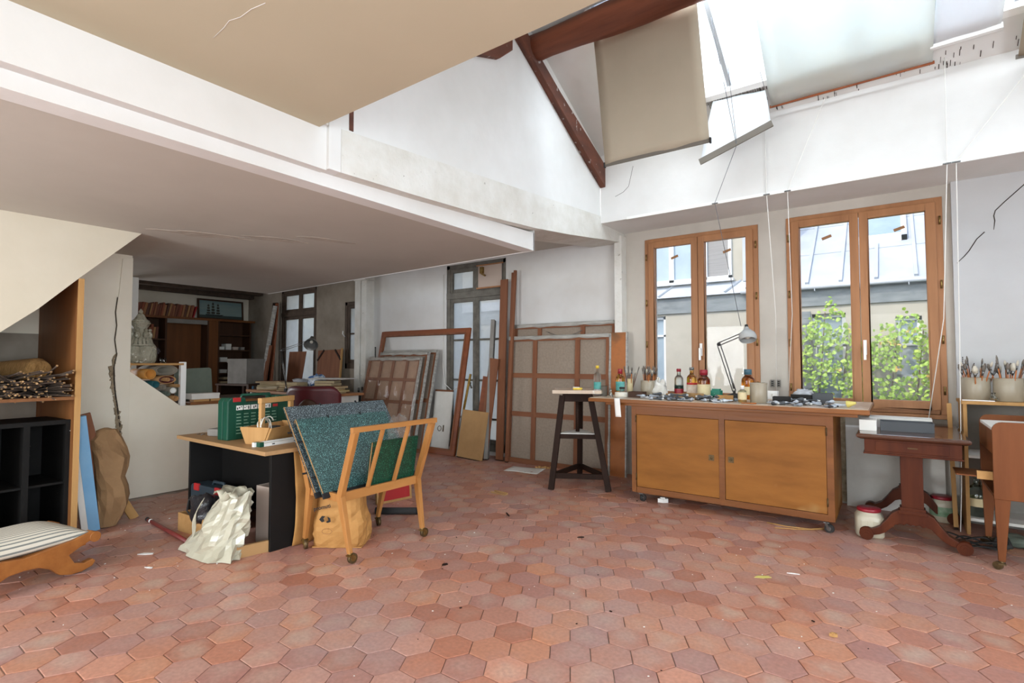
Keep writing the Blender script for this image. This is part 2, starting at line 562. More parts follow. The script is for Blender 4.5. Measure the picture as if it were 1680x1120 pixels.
# ------------------------------------------------------------------ walls
def wall_y(name, mt, x0, x1, y0, y1, z0, z1, hs, label):
    b = MB()
    for a, c, d, e in holes(x0, x1, z0, z1, hs):
        b.box(a, y0, d, c, y1, e)
    return tag(b.build(name, mt), label, None, None, 'structure')
def wall_x(name, mt, x0, x1, y0, y1, z0, z1, hs, label):
    b = MB()
    for a, c, d, e in holes(y0, y1, z0, z1, hs):
        b.box(x0, a, d, x1, c, e)
    return tag(b.build(name, mt), label, None, None, 'structure')

FW = (-5.29, -4.20, 0.05, 2.67)
W1 = (-2.24, -1.07, 0.84, 2.63)
W2 = (-0.82, 0.345, 0.83, 2.645)
wall_y('wall_back', 'plaster_back', -6.93, -2.515, 5.6, 5.95, 0, 3.6, [FW], 'white plaster back wall with the french window')
wb = wall_y('wall_windows', 'plaster_backlit', -2.515, 3.0, 5.6, 5.95, 0, 3.6, [W1, W2], 'beige-grey plaster wall, shade painted in, around the two oak windows')
# damaged strip below the right window
MB().box(-0.44, 5.575, 0.02, -0.375, 5.62, 0.80).build('exposed_rubble', 'rubble', wb)
wall_y('wall_back_left', 'plaster_grime', -11.2, -6.93, 5.6, 5.95, 0, 2.9, [(-9.72, -8.54, 0.55, 2.66), (-7.70, -7.22, 1.15, 2.30)], 'grimy wall of the side room with two windows')
tag(B(0.40, 5.545, 0, 3.0, 5.62, 2.76).build('wall_pier', 'plaster_pier'), 'white plaster wall pier right of the windows', None, None, 'structure')
# the crack running down the pier
pts = [(0.86, 2.66), (0.80, 2.60), (0.72, 2.52), (0.665, 2.46), (0.655, 2.42), (0.66, 2.38), (0.652, 2.31)]
pts2 = [(0.598, 2.30), (0.55, 2.25), (0.50, 2.16), (0.47, 2.12), (0.425, 2.07)]
M['crack'] = mat('dark crack', '3E362F', rough=1.0)
wp = bpy.data.objects['wall_pier']
for ps in (pts, pts2):
    MB().tube([(x, 5.5455, z) for x, z in ps], [0.004] * (len(ps) - 1) + [0.002], 6).build('crack', 'crack', wp)
tag(B(-2.56, 5.47, 0, -2.47, 5.62, 2.70).build('trim_1', 'beam_grey', bevel=0.006), 'slim white pilaster between canvas and window', None, None, 'structure')
p = MB().box(-7.19, 5.42, 0, -7.06, 5.62, 2.62).box(-7.05, 5.44, 0, -6.92, 5.62, 2.60).box(-7.20, 5.40, 2.60, -6.90, 5.62, 2.68)
tag(p.build('trim_2', 'beam_grey', bevel=0.006), 'white double post at the end of the back wall', None, None, 'structure')
wall_x('wall_left', 'plaster_cream', -11.3, -11.0, -2.8, 5.9, 0, 2.9, [(0.3, 2.3, 0.8, 2.2)], 'pale end wall of the side room')
b = MB()
for y in (0.3, 1.27, 2.24): b.box(-11.1, y, 0.8, -11.04, y + 0.06, 2.2)  # unseen window, added to let light into the side room
b.build('window_frame', 'brown_frame', bpy.data.objects['wall_left'])

# pillar wall with its long crack
pil = tag(B(-5.97, -2.7, 0, -5.75, 1.83, 2.262).build('wall_pillar', 'plaster_light'), 'cream cracked wall at the foot of the stairs', None, None, 'structure')
ck = [(1.713, 1.86), (1.70, 1.72), (1.712, 1.60), (1.70, 1.47), (1.718, 1.34), (1.70, 1.22), (1.705, 1.10), (1.715, 0.99), (1.735, 0.86), (1.75, 0.74), (1.765, 0.66), (1.755, 0.55), (1.775, 0.42)]
# later coat of plaster right of the crack
patch = [(y + 0.012, z) for y, z in ck] + [(1.82, 0.0), (1.832, 0.0), (1.832, 2.24), (1.75, 2.22)]
MB().prism(patch, 'x', -5.75, -5.737).build('plaster_patch', 'plaster_light', pil, bevel=0.003)
b = MB()
for k in range(5, len(ck)):
    y0, z0 = ck[k - 1]; y, z = ck[k]
    wid = (0.010, 0.030, 0.016, 0.012, 0.020, 0.030, 0.026, 0.014)[(k - 5) % 8]
    for q in range(4):
        t = (q + rng.random()) / 4
        w = wid * rng.uniform(.5, 1.0)
        b.box(-0.004, -w, -0.022, 0.012, w, 0.022, Matrix.Translation((-5.748, y0 + (y - y0) * t + rng.uniform(-.012, .004), z0 + (z - z0) * t)) @ Euler((rng.uniform(-.7, .7), rng.uniform(-.15, .15), rng.uniform(-.3, .3))).to_matrix().to_4x4())
b.build('crack', 'rubble', pil)
b = MB()
for k in range(1, len(ck)):
    b.bar((-5.736, ck[k - 1][0] + 0.004, ck[k - 1][1]), (-5.736, ck[k][0] + 0.004, ck[k][1]), 0.003, 0.007 + 0.004 * (k > 5))
b.build('crack', 'crack', pil)
# low parapet with its sloping end
par = MB().prism([(1.83, 0), (3.05, 0), (3.05, 0.83), (2.27, 0.83), (1.80, 1.205), (1.80, 1.0), (1.83, 1.0)], 'x', -5.88, -5.752)
tag(par.build('wall_parapet', 'plaster_light'), 'low cream parapet with a sloping end', None, None, 'structure')
tag(B(-7.36, 2.22, 0, -7.20, 2.36, 2.262).build('trim_3', 'plaster'), 'white post at the edge of the side room', None, None, 'structure')

# mezzanine: slab, fascia and the rendered beam above it
mz = tag(MB().prism([(-7.4, -2.7), (-2.60, -2.7), (-2.60, 3.86), (-7.39, 4.05)], 'z', 2.262, 2.32).build('ceiling_mezzanine', 'ceil_taupe'), 'flat taupe underside of the mezzanine', None, None, 'structure')
fz = MB()
fz.prism([(-2.7, 2.2595), (3.862, 2.2595), (3.862, 2.42), (1.75, 2.34), (-2.7, 2.335)], 'x', -2.70, -2.58)
fz.prism([(-7.39, 4.04), (-2.58, 3.85), (-2.58, 3.866), (-7.39, 4.056)], 'z', 2.258, 2.46)
fz.build('fascia', 'plaster', mz)
bm_prof = [(1.78, 2.335), (2.4, 2.355), (3.1, 2.385), (3.75, 2.43), (4.3, 2.485), (4.8, 2.545), (5.1, 2.585), (5.6, 2.64), (5.6, 2.83), (5.02, 2.82), (1.78, 2.585)]
tag(MB().prism(bm_prof, 'x', -2.92, -2.497).build('wall_beam', 'beam_grey'), 'long white rendered beam carrying the gable wall', None, None, 'structure')
tag(B(-2.92, 1.70, 2.335, -2.498, 1.78, 4.7).build('trim_4', 'plaster', bevel=0.004), 'white vertical post at the near end of the beam', None, None, 'structure')
tag(B(-2.92, -2.7, 2.33, -2.52, 1.70, 2.60).build('wall_upper', 'plaster'), 'white band of wall above the mezzanine edge', None, None, 'structure')
tag(MB().prism([(1.78, 2.58), (5.02, 2.81), (5.02, 3.50), (2.75, 4.66), (1.60, 4.66), (1.60, 2.58)], 'x', -2.92, -2.505).build('wall_gable', 'plaster'), 'tall white gable wall below the roof slope', None, None, 'structure')
B(-2.512, 1.835, 2.60, -2.4995, 1.862, 3.4).build('batten', 'old_wood_y', bpy.data.objects['wall_gable'])
tag(B(-2.5, 5.02, 2.742, 3.0, 5.62, 3.50).build('wall_skylight', 'plaster'), 'white wall band between windows and skylight', None, None, 'structure')
B(-2.2, 5.008, 2.735, 3.0, 5.03, 2.762).build('edge_moulding', 'white_paint', bpy.data.objects['wall_skylight'])
MB().tube([(-2.33, 5.0195, 3.0), (-2.24, 5.0195, 3.03), (-2.18, 5.0195, 3.08), (-2.16, 5.0195, 3.16), (-2.13, 5.0195, 3.28)], 0.002, 5).build('crack', 'crack', bpy.data.objects['wall_skylight'])

# old plaster repairs on the mezzanine underside
M['repair'] = mat('rough filler', 'BDB3A6', 'A99E92', scale=9, rough=0.95, bump=0.5, bscale=24)
for cx_, cy_, sx_, sy_, n_ in ((-4.35, 1.85, .10, .34, 17), (-4.05, 2.25, .08, .26, 13), (-3.72, 2.55, .07, .22, 11)):
    pr_ = []
    for k in range(n_):
        a_ = 2 * math.pi * k / n_
        r_ = rng.uniform(.55, 1.1)
        pr_.append((cx_ + sx_ * r_ * math.cos(a_) + .35 * sy_ * r_ * math.sin(a_), cy_ + sy_ * r_ * math.sin(a_)))
    MB().prism(pr_, 'z', 2.2605, 2.263).build('repair_patch', 'repair', mz)
# low ceiling over the viewer
tag(B(-2.54, -2.7, 2.556, 3.0, 1.652, 2.75).build('ceiling', 'ceil_upper'), 'flat cream ceiling over the near half of the studio', None, None, 'structure')
MB().tube([(-2.157, .938, 2.5555), (-2.055, .932, 2.5555), (-2.0, .924, 2.5555), (-1.943, .939, 2.5555), (-1.868, .94, 2.5555), (-1.795, .953, 2.5555)], .001, 5).build('crack', 'plaster', bpy.data.objects['ceiling'])
tag(B(-2.92, 1.58, 2.70, 3.0, 1.64, 4.75).build('wall_loft', 'plaster'), 'white wall above the low ceiling', None, None, 'structure')
def rz(y): return 3.47 + 0.52 * (5.02 - y)
SKX0, SKX1, SKY0, SKY1 = -1.95, 1.60, 3.72, 4.72
rf = MB()
def slope(x0, x1, y0, y1, t=0.12):
    rf.add([(x0, y0, rz(y0)), (x1, y0, rz(y0)), (x1, y1, rz(y1)), (x0, y1, rz(y1)),
            (x0, y0, rz(y0) + t), (x1, y0, rz(y0) + t), (x1, y1, rz(y1) + t), (x0, y1, rz(y1) + t)],
           [(0, 1, 2, 3), (7, 6, 5, 4), (0, 4, 5, 1), (1, 5, 6, 2), (2, 6, 7, 3), (3, 7, 4, 0)])
slope(-2.55, SKX0, 2.70, 5.10); slope(SKX1, 3.0, 2.70, 5.10)
slope(SKX0, SKX1, 2.70, SKY0); slope(SKX0, SKX1, SKY1, 5.10)
rf.box(-2.92, 1.58, 4.66, 0.2, 2.75, 4.80).box(2.2, 1.58, 4.66, 3.0, 2.75, 4.80).box(0.2, 1.58, 4.66, 2.2, 1.72, 4.80).box(0.2, 2.58, 4.66, 2.2, 2.75, 4.80)
tag(rf.build('ceiling_slope', 'plaster'), 'white sloping roof lining around the skylight', None, None, 'structure')
tag(MB().prism([(-11.2, 3.9), (-2.9, 3.6), (-2.9, 5.75), (-11.2, 5.75)], 'z', 2.70, 2.85).build('ceiling_back', 'ceil_taupe'), 'pale ceiling strip behind the mezzanine', None, None, 'structure')
lc = tag(B(-11.2, -2.7, 2.72, -7.2, 5.75, 2.85).build('ceiling_side', 'brown_frame'), 'dark boarded ceiling of the side room', None, None, 'structure')
for k, xx in enumerate((-10.9, -10.55)):
    B(xx, -2.6, 2.56 + 0.05 * k, xx + 0.16, 5.58, 2.74).build('joist', 'brown_frame', lc)

# unseen walls behind and right of the viewer, with the tall windows that light the room
WR = [(-2.4, 1.8, 0.55, 2.40), (1.9, 4.3, 2.95, 3.95)]  # the high second opening is added to light the gable
wr = wall_x('wall_right', 'plaster', 2.80, 3.0, -2.8, 5.9, 0, 4.8, WR, 'white right-hand wall with a wide studio window')
b = MB()
for y in (-2.4, -1.35, -0.3, 0.75, 1.76): b.box(2.83, y, 0.55, 2.89, y + 0.05, 2.40)
for z in (0.55, 2.35): b.box(2.83, -2.4, z, 2.89, 1.8, z + 0.05)
b.build('window_frame', 'orange_frame', wr)
WRr = [(-2.7, 1.5, 0.5, 2.3), (-4.2, -3.0, 0.55, 2.15)]
wr2 = wall_y('wall_rear', 'plaster', -11.2, 3.0, -2.8, -2.6, 0, 2.9, WRr, 'rear wall behind the viewer with two windows')
b = MB()
for x in (-2.7, -1.65, -0.6, 0.45, 1.45): b.box(x, -2.75, 0.5, x + 0.05, -2.69, 2.3)
b.build('window_frame', 'orange_frame', wr2)

# ------------------------------------------------------------------ stairs: stringer and closet below
st = struct('stair_stringer', 'white sloping flank of the staircase')
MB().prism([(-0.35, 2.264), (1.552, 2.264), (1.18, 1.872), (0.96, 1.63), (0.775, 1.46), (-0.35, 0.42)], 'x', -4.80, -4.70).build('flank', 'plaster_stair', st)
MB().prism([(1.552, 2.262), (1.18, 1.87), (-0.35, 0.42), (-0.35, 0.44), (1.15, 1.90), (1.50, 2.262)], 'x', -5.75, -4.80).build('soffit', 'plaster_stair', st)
B(-5.745, -0.3, 0.0, -5.735, 1.2, 1.5).build('closet_back', 'plaster_grime', st)

# ------------------------------------------------------------------ windows
def hinge(b, x, y, z):
    b.tube([(x, y, z - 0.035), (x, y, z + 0.035)], 0.007, 8)
def oak_window(name, x0, x1, z0, z1, label, side):
    w = struct(name, label)
    y0, y1 = 5.565, 5.66
    f = MB()
    f.box(x0, y0 + .02, z0, x0 + 0.05, y1, z1).box(x1 - 0.05, y0 + .02, z0, x1, y1, z1)
    f.box(x0 + 0.05, y0 + .02, z1 - 0.05, x1 - 0.05, y1, z1).box(x0 + 0.05, y0 + .02, z0, x1 - 0.05, y1, z0 + 0.05)
    f.build('window_frame', 'orange_frame', w, bevel=0.004)
    B(x0 - 0.02, y0 - 0.01, z0 - 0.035, x1 + 0.02, y0 + 0.05, z0).build('window_sill', 'orange_frame', w, bevel=0.004)
    mid = (x0 + x1) / 2
    for a, c, hx in ((x0 + 0.045, mid - 0.002, x0 + 0.02), (mid + 0.002, x1 - 0.045, x1 - 0.02)):
        s = MB()
        t = 0.066
        s.box(a, y0, z0 + 0.04, a + t, y0 + 0.06, z1 - 0.04).box(c - t, y0, z0 + 0.04, c, y0 + 0.06, z1 - 0.04)
        s.box(a + t, y0, z1 - 0.04 - t, c - t, y0 + 0.06, z1 - 0.04).box(a + t, y0, z0 + 0.04, c - t, y0 + 0.06, z0 + 0.045 + t)
        sash = s.build('sash', 'orange_frame', w, bevel=0.006)
        B(a + t - .004, y0 + 0.026, z0 + 0.04 + t - .004, c - t + .004, y0 + 0.030, z1 - 0.04 - t + .004).build('pane', 'pane_clear', sash)
        for z in (z0 + 0.2, z0 + 0.62, z0 + 1.08, z1 - 0.2):
            h = MB(); hinge(h, hx, y0 + 0.008, z); h.build('hinge', 'brass', sash)
        B(a + 0.25, y0 + 0.02, z1 - 0.24, a + 0.33, y0 + 0.026, z1 - 0.215, Matrix.Translation((a + .29, 0, z1 - .2275)) @ Euler((0, R(-18), 0)).to_matrix().to_4x4() @ Matrix.Translation((-a - .29, 0, -z1 + .2275))).build('paper_strip', 'card_brown', sash)
    b = MB().box(mid - 0.035 + .05, y0 - 0.012, 1.33, mid - 0.01 + .05, y0, 1.46)
    b.tube([(mid + .027, y0 - 0.02, 1.40), (mid + .027, y0 - 0.045, 1.40)], 0.008, 8).box(mid + .017, y0 - 0.055, 1.395 - .11, mid + .037, y0 - 0.04, 1.41)
    b.build('handle', 'white_paint', w)
    return w
M['brass'] = mat('aged brass', 'A58A55', '7C6338', scale=20, rough=0.4, metal=0.9)
M['card_brown'] = mat('brown card', '9A7250', rough=0.9)
oak_window('window_1', *W1, 'double oak window behind the paint bottles', 0)
oak_window('window_2', *W2, 'double oak window looking onto ivy', 0)

def old_window(name, x0, x1, z0, z1, label, mt, bars, transom=None, mullion=None, yy=5.61):
    w = struct(name, label)
    f = MB()
    f.box(x0, yy, z0, x0 + 0.06, yy + 0.09, z1).box(x1 - 0.06, yy, z0, x1, yy + 0.09, z1)
    f.box(x0, yy, z1 - 0.06, x1, yy + 0.09, z1).box(x0, yy, z0, x1, yy + 0.09, z0 + 0.10)
    if transom: f.box(x0, yy - 0.012, transom - 0.045, x1, yy + 0.09, transom + 0.045)
    f.build('window_frame', mt, w, bevel=0.006)
    cols = [(x0 + 0.06, x1 - 0.06)]
    if mullion: cols = [(x0 + 0.06, mullion), (mullion, x1 - 0.06)]
    rows = [(z0 + 0.10, transom - 0.045), (transom + 0.045, z1 - 0.06)] if transom else [(z0 + 0.10, z1 - 0.06)]
    for a, c in cols:
        for k, (d, e) in enumerate(rows):
            s = MB()
            t = 0.052
            s.box(a, yy + 0.01, d, a + t, yy + 0.06, e).box(c - t, yy + 0.01, d, c, yy + 0.06, e)
            s.box(a + t, yy + 0.01, e - t, c - t, yy + 0.06, e).box(a + t, yy + 0.01, d, c - t, yy + 0.06, d + t)
            zs = [z for z in bars if d + t < z < e - t]
            for z in zs: s.box(a + t, yy + 0.02, z - 0.014, c - t, yy + 0.05, z + 0.014)
            sash = s.build('sash', mt, w, bevel=0.004)
            ed = [d + t] + zs + [e - t]
            for z, z2 in zip(ed, ed[1:]):
                B(a + t - .003, yy + 0.033, z + 0.004, c - t + .003, yy + 0.037, z2 - 0.004).build('pane', 'pane_dirty', sash)
    return w
w3 = old_window('window_3', FW[0], FW[1], 0.05, FW[3], 'tall weathered french window behind the leaning frames', 'old_frame', (0.48, 1.01, 1.58), 2.22, -4.745)
# panel and bracket in the upper right light
M['pink_board'] = mat('pinkish board', 'B9A89C', rough=0.9)
B(-4.68, 5.592, 2.30, -4.27, 5.605, 2.60).build('blocking_board', 'pink_board', w3)
b = MB().box(-4.70, 5.575, 2.28, -4.24, 5.60, 2.30).box(-4.70, 5.575, 2.60, -4.24, 5.60, 2.615)
b.build('batten', 'orange_frame', w3)
MB().box(-4.62, 5.55, 2.49, -4.57, 5.59, 2.58).bar((-4.60, 5.57, 2.49), (-4.52, 5.55, 2.45), 0.02, 0.02).build('bracket', 'brass', w3)
MB().tube([(-4.82, 5.60, 0.97), (-4.80, 5.555, 0.97), (-4.76, 5.555, 0.90)], 0.012, 8).build('handle', 'old_frame', w3)
old_window('window_4', -9.72, -8.54, 0.55, 2.66, 'brown framed window of the side room', 'brown_frame', (), 2.18, -9.10)
w5 = old_window('window_5', -7.70, -7.22, 1.15, 2.30, 'small grimy two-pane window by the white post', 'brown_frame', (1.75,))
MB().tube([(-7.69, 5.60, 1.70), (-7.70, 5.56, 1.75), (-7.69, 5.56, 1.80)], 0.01, 6).build('handle', 'white_paint', w5)

# ------------------------------------------------------------------ skylight
sk = struct('skylight', 'sloping wired glass skylight')
def on_roof(b, x0, x1, y0, y1, lo, hi):
    b.add([(x, y, rz(y) + h) for h in (lo, hi) for x, y in ((x0, y0), (x1, y0), (x1, y1), (x0, y1))],
          [(3, 2, 1, 0), (4, 5, 6, 7), (0, 1, 5, 4), (1, 2, 6, 5), (2, 3, 7, 6), (3, 0, 4, 7)])
    return b
nb = 8
xs = [SKX0 + (SKX1 - SKX0) * k / nb for k in range(nb + 1)]
xs[2] = -1.108
for k, x in enumerate(xs):
    on_roof(MB(), x - 0.018, x + 0.018, SKY0, SKY1, 0.03, 0.09).build('glazing_bar', 'zinc', sk)
for a, c in zip(xs, xs[1:]):
    on_roof(MB(), a + 0.015, c - 0.015, SKY0 - .02, SKY1 + .02, 0.075, 0.081).build('pane', 'pane_sky', sk)
sf = MB()
on_roof(sf, SKX0 - 0.05, SKX1 + 0.05, SKY1 - 0.01, SKY1 + 0.04, -0.012, 0.09)
on_roof(sf, SKX0 - 0.04, SKX0 + 0.01, SKY0, SKY1, -0.012, 0.09)
sf.build('window_frame', 'white_paint', sk)
B(0.2, 1.72, 4.74, 2.2, 2.58, 4.746).build('roof_pane', 'pane_sky', sk)
# flaking strip of render between glazing and wall
b = MB()
for k in range(90):
    x = rng.uniform(-1.4, 1.3)
    y = rng.uniform(SKY1 + 0.04, SKY1 + 0.20) if x < -0.8 else rng.uniform(4.88, 5.01)
    on_roof(b, x, x + rng.uniform(0.002, 0.006), y, y + rng.uniform(0.01, 0.05), -0.003, 0.002)
for k in range(46):
    x = -1.32 + .0105 * k + rng.uniform(-.002, .002)
    on_roof(b, x, x + rng.uniform(.002, .005), SKY1 + .035, SKY1 + rng.uniform(.06, .11), -0.014, -0.008)
o = b.build('flaking_paint', 'crack', sk); o['kind'] = 'stuff'

# ridge log and rafter
lg = MB()
P = []
for k in range(15):
    t = k / 14
    P.append((-2.60 + 3.9 * t, 3.70 + 0.02 * math.sin(5 * t) + 0.03 * t, 3.985 + 0.012 * math.sin(9 * t) - 0.05 * t))
lg.tube(P, [0.115 + 0.012 * math.sin(7 * k * 0.7) for k in range(15)], 14)
tag(lg.build('roof_log', 'old_wood'), 'thick reddish round log spanning below the skylight', 'roof beam')
ra = MB()
RP = [(5.018, 3.12), (5.018, 3.36), (4.45, 3.61), (4.1, 3.76), (3.8, 3.91), (3.44, 4.11), (3.28, 4.11), (3.46, 3.955), (3.9, 3.72), (4.3, 3.50), (4.75, 3.255)]
ra.prism(RP, 'x', -2.503, -2.44)
tag(ra.build('rafter', 'old_wood_y', bevel=0.006), 'weathered diagonal timber rafter on the gable wall', 'rafter')
tag(MB().prism([(2.4, 3.50), (2.9, 3.55), (3.2, 3.66), (3.36, 3.80), (3.36, 3.99), (3.2, 4.0), (2.55, 3.75)], 'x', -2.503, -2.45).build('collar_beam', 'old_wood_y', bevel=0.006), 'short exposed brown timber stub beside the rafter', 'roof beam')

# ------------------------------------------------------------------ the yard and the house across it
M['ext_wall'] = mat('sunlit lime render', 'BDB8AA', 'AFAA9C', scale=2, rough=0.95, bump=0.1)
M['ext_band'] = mat('stained cement band', '8F9596', '777E80', scale=4, stretch=(1, 1, 3), rough=0.95)
M['ext_white'] = mat('white window paint', 'E4E8EA', rough=0.6)
M['ext_glass'] = mat('reflective window glass', '8FA3B2', 'A9BBC7', scale=1.5, rough=0.08, spec=0.8)
M['slat_grey'] = mat('grey slatted blind', '9C9A98', '8A8886', scale=60, stretch=(0.02, 0.02, 1), rough=0.8)
M['leaf'] = mat('ivy leaf', '7FA637', 'B4C85A', scale=7, rough=0.5, c3='93B644', spots='C9A65A', spot_scale=5, spot_at=0.62)
M['stem'] = mat('ivy stem', '6B5B40', rough=0.9)
tag(B(-16, 5.95, -3.5, 10, 30, -3.2).build('yard_ground', 'ext_band'), 'paved yard between the two houses', None, None, 'structure')

Z0 = 3.2
hs = thing('neighbouring_house', 'pale house with zinc roof across the yard', 'house', (0, 10.5, -Z0))
def hb(x0, y0, z0, x1, y1, z1): return B(x0, y0, z0 + Z0, x1, y1, z1 + Z0)
wl = MB()
for a, c, d, e in holes(-13, 6, -3.2, 2.58, [(-4.35, -3.78, 0.7, 2.2), (-1.16, -0.66, 0.55, 2.10), (0.02, 0.36, 1.0, 2.0), (1.5, 2.2, 0.7, 2.1), (-6.9, -6.1, 0.7, 2.1), (-9.4, -8.6, 0.7, 2.1)]):
    wl.box(a, 0, d + Z0, c, 0.3, e + Z0)
wl.build('wall', 'ext_wall', hs)
hb(-13, -0.035, 2.24, 6, 0.0, 2.54).build('cornice_band', 'ext_band', hs)
MB().tube([(-2.3, -0.12, 2.56 + Z0), (6, -0.12, 2.56 + Z0)], 0.035, 8).build('gutter', 'zinc', hs)
for x in (-1.1, -0.45, 0.2, 0.85):
    hb(x, -0.16, 2.49, x + 0.012, -0.02, 2.53).build('gutter_bracket', 'zinc', hs)
def zr(y): return 2.585 + Z0 + 0.80 * (y + 0.12)
b = MB()
b.add([(-2.25, -0.12, zr(-.12)), (6, -0.12, zr(-.12)), (6, 3.6, zr(3.6)), (-2.25, 3.6, zr(3.6)),
       (-2.25, -0.12, zr(-.12) - .05), (6, -0.12, zr(-.12) - .05), (6, 3.6, zr(3.6) - .05), (-2.25, 3.6, zr(3.6) - .05)],
      [(0, 1, 2, 3), (7, 6, 5, 4), (0, 4, 5, 1), (1, 5, 6, 2), (2, 6, 7, 3), (3, 7, 4, 0)])
roof = b.build('roof', 'zinc', hs)
for x in (-2.2, -1.72, -1.22, -0.72, -0.22, 0.30, 0.82, 1.35):
    top = 3.5
    if x == -0.22: continue
    MB().bar((x, -0.08, zr(-.08) + .02), (x, top, zr(top) + .02), 0.05, 0.05).build('roll_seam', 'zinc', roof)
MB().bar((-0.22, -0.08, zr(-.08) + .02), (-0.22, 0.86, zr(.86) + .02), 0.05, 0.05).build('roll_seam', 'zinc', roof)
for y in (0.75, 1.6):
    MB().bar((-2.2, y, zr(y) + .004), (6, y, zr(y) + .004), 0.02, 0.012).build('cross_seam', 'zinc', roof)
sl = MB()
for x0, x1, y0, y1 in ((-0.62, 0.22, 0.90, 0.98), (-0.62, 0.22, 1.66, 1.74), (-0.62, -0.54, 0.9, 1.74), (0.14, 0.22, 0.9, 1.74)):
    sl.add([(x, y, zr(y) + h) for h in (0, 0.10) for x, y in ((x0, y0), (x1, y0), (x1, y1), (x0, y1))],
           [(3, 2, 1, 0), (4, 5, 6, 7), (0, 1, 5, 4), (1, 2, 6, 5), (2, 3, 7, 6), (3, 0, 4, 7)])
rw = sl.build('roof_window', 'ext_white', hs)
MB().add([(-0.55, 0.97, zr(.97) + .05), (0.15, 0.97, zr(.97) + .05), (0.15, 1.67, zr(1.67) + .05), (-0.55, 1.67, zr(1.67) + .05)], [(0, 1, 2, 3)]).build('pane', 'ext_glass', rw)
# upper storey with white windows above a zinc apron
us = MB()
for a, c, d, e in holes(-13, -2.25, 2.80, 6.2, [(-4.18, -3.17, 2.88, 4.0), (-3.02, -2.50, 2.88, 4.0)]):
    us.box(a, 0.12, d + Z0, c, 0.42, e + Z0)
us.build('upper_wall', 'ext_wall', hs)
hb(-2.30, 0.08, 2.80, -2.17, 0.5, 6.2).build('corner_flashing', 'zinc', hs)
MB().prism([(-0.10, 2.56 + Z0), (0.14, 2.84 + Z0), (0.14, 2.56 + Z0)], 'x', -13, -2.2).build('zinc_apron', 'zinc', hs)
for x in (-3.9, -3.2, -2.6):
    MB().bar((x, -0.08, 2.60 + Z0), (x + 0.25, 0.12, 2.83 + Z0), 0.04, 0.03).build('roll_seam', 'zinc', hs)
def ext_window(x0, x1, z0, z1, y, cols, blind=False, rows=()):
    f = MB()
    z0 += Z0; z1 += Z0
    f.box(x0, y, z0, x0 + .06, y + .08, z1).box(x1 - .06, y, z0, x1, y + .08, z1).box(x0, y, z1 - .06, x1, y + .08, z1).box(x0, y, z0, x1, y + .08, z0 + .06)
    for k in range(1, cols):
        xm = x0 + (x1 - x0) * k / cols
        f.box(xm - .05, y, z0, xm + .05, y + .08, z1)
    for r_ in rows: f.box(x0, y, r_ + Z0 - .02, x1, y + .07, r_ + Z0 + .02)
    f.box(x0 - .04, y - .06, z0 - .05, x1 + .04, y + .02, z0)
    w = f.build('window', 'ext_white', hs)
    B(x0 + .04, y + .04, z0 + .04, x1 - .04, y + .05, z1 - .04).build('pane', 'slat_grey' if blind else 'ext_glass', w)
ext_window(-4.18, -3.17, 2.88, 4.0, 0.08, 2)
ext_window(-3.02, -2.50, 2.88, 4.0, 0.08, 1, True)
ext_window(-4.35, -3.78, 0.70, 2.20, 0.05, 1, False, (1.8,))
ext_window(-1.16, -0.66, 0.55, 2.10, 0.08, 1, False, (1.1, 1.55))
ext_window(0.02, 0.36, 1.0, 2.0, 0.08, 1, False, (1.55,))
ext_window(1.5, 2.2, 0.7, 2.1, 0.08, 2)
ext_window(-6.9, -6.1, 0.7, 2.1, 0.08, 2)
ext_window(-9.4, -8.6, 0.7, 2.1, 0.08, 2)
for x in (-1.42, 0.44):
    s = MB()
    s.box(x, -0.04, 0.5 + Z0, x + .24, -0.008, 2.15 + Z0)
    for k in range(16): s.box(x + .03, -0.048, 0.56 + k * .098 + Z0, x + .21, -0.038, 0.62 + k * .098 + Z0)
    s.build('shutter', 'ext_band', hs)

iv = thing('climbing_ivy', 'sunlit green ivy climbing the house across the yard', 'ivy', (-0.3, 10.42, -3.2))
def ivy_top(x):
    return 1.95 + 0.45 * math.exp(-((x + 0.95) / 0.22) ** 2) - 0.35 * math.exp(-((x + 0.45) / 0.2) ** 2) + 0.1 * math.sin(7 * x) - 0.25 * max(0, x - 0.1)
b = MB()
cnt = 0
while cnt < 6800:
    x = rng.uniform(-1.55, 1.6)
    z = rng.uniform(-1.4, 2.5)
    if z > ivy_top(x) + rng.uniform(-.15, .1): continue
    lim = -1.30 + 0.35 * math.sin(z * 3) + (0.35 if z > 1.5 else 0)
    if x < lim - 0.05 + rng.uniform(-.12, .08): continue
    if noise.noise(Vector((x * 3.2, z * 3.2, 4))) > 0.30 and rng.random() < 0.85: continue
    cnt += 1
    s = rng.uniform(0.022, 0.050)
    mx = Matrix.Translation((x + 0.3, -rng.uniform(0.02, 0.34), z + Z0)) @ Euler((R(rng.uniform(-70, 25)), R(rng.uniform(-40, 40)), R(rng.uniform(-50, 50)))).to_matrix().to_4x4() @ Matrix.Scale(s, 4)
    vs = [mx @ Vector(q) for q in ((0, 0, 0.55), (-.55, 0.12, .25), (-.75, .2, -.35), (0, 0.02, -1.0), (.75, .2, -.35), (.55, .12, .25))]
    b.add(vs, [(0, 1, 2, 3), (0, 3, 4, 5)])
o = b.build('foliage', 'leaf', iv, fix=False); o['kind'] = 'stuff'
b = MB()
for k in range(7):
    x = -1.0 + k * 0.33
    b.tube([(x + .3, -.02, 0), (x + .3 + .1 * math.sin(k), -.03, 1.8), (x + .3 - .1, -.03, 3.4), (x + .35, -.03, ivy_top(x) + Z0 - .2)], [.03, .025, .018, .008], 6)
b.build('stem', 'stem', iv)

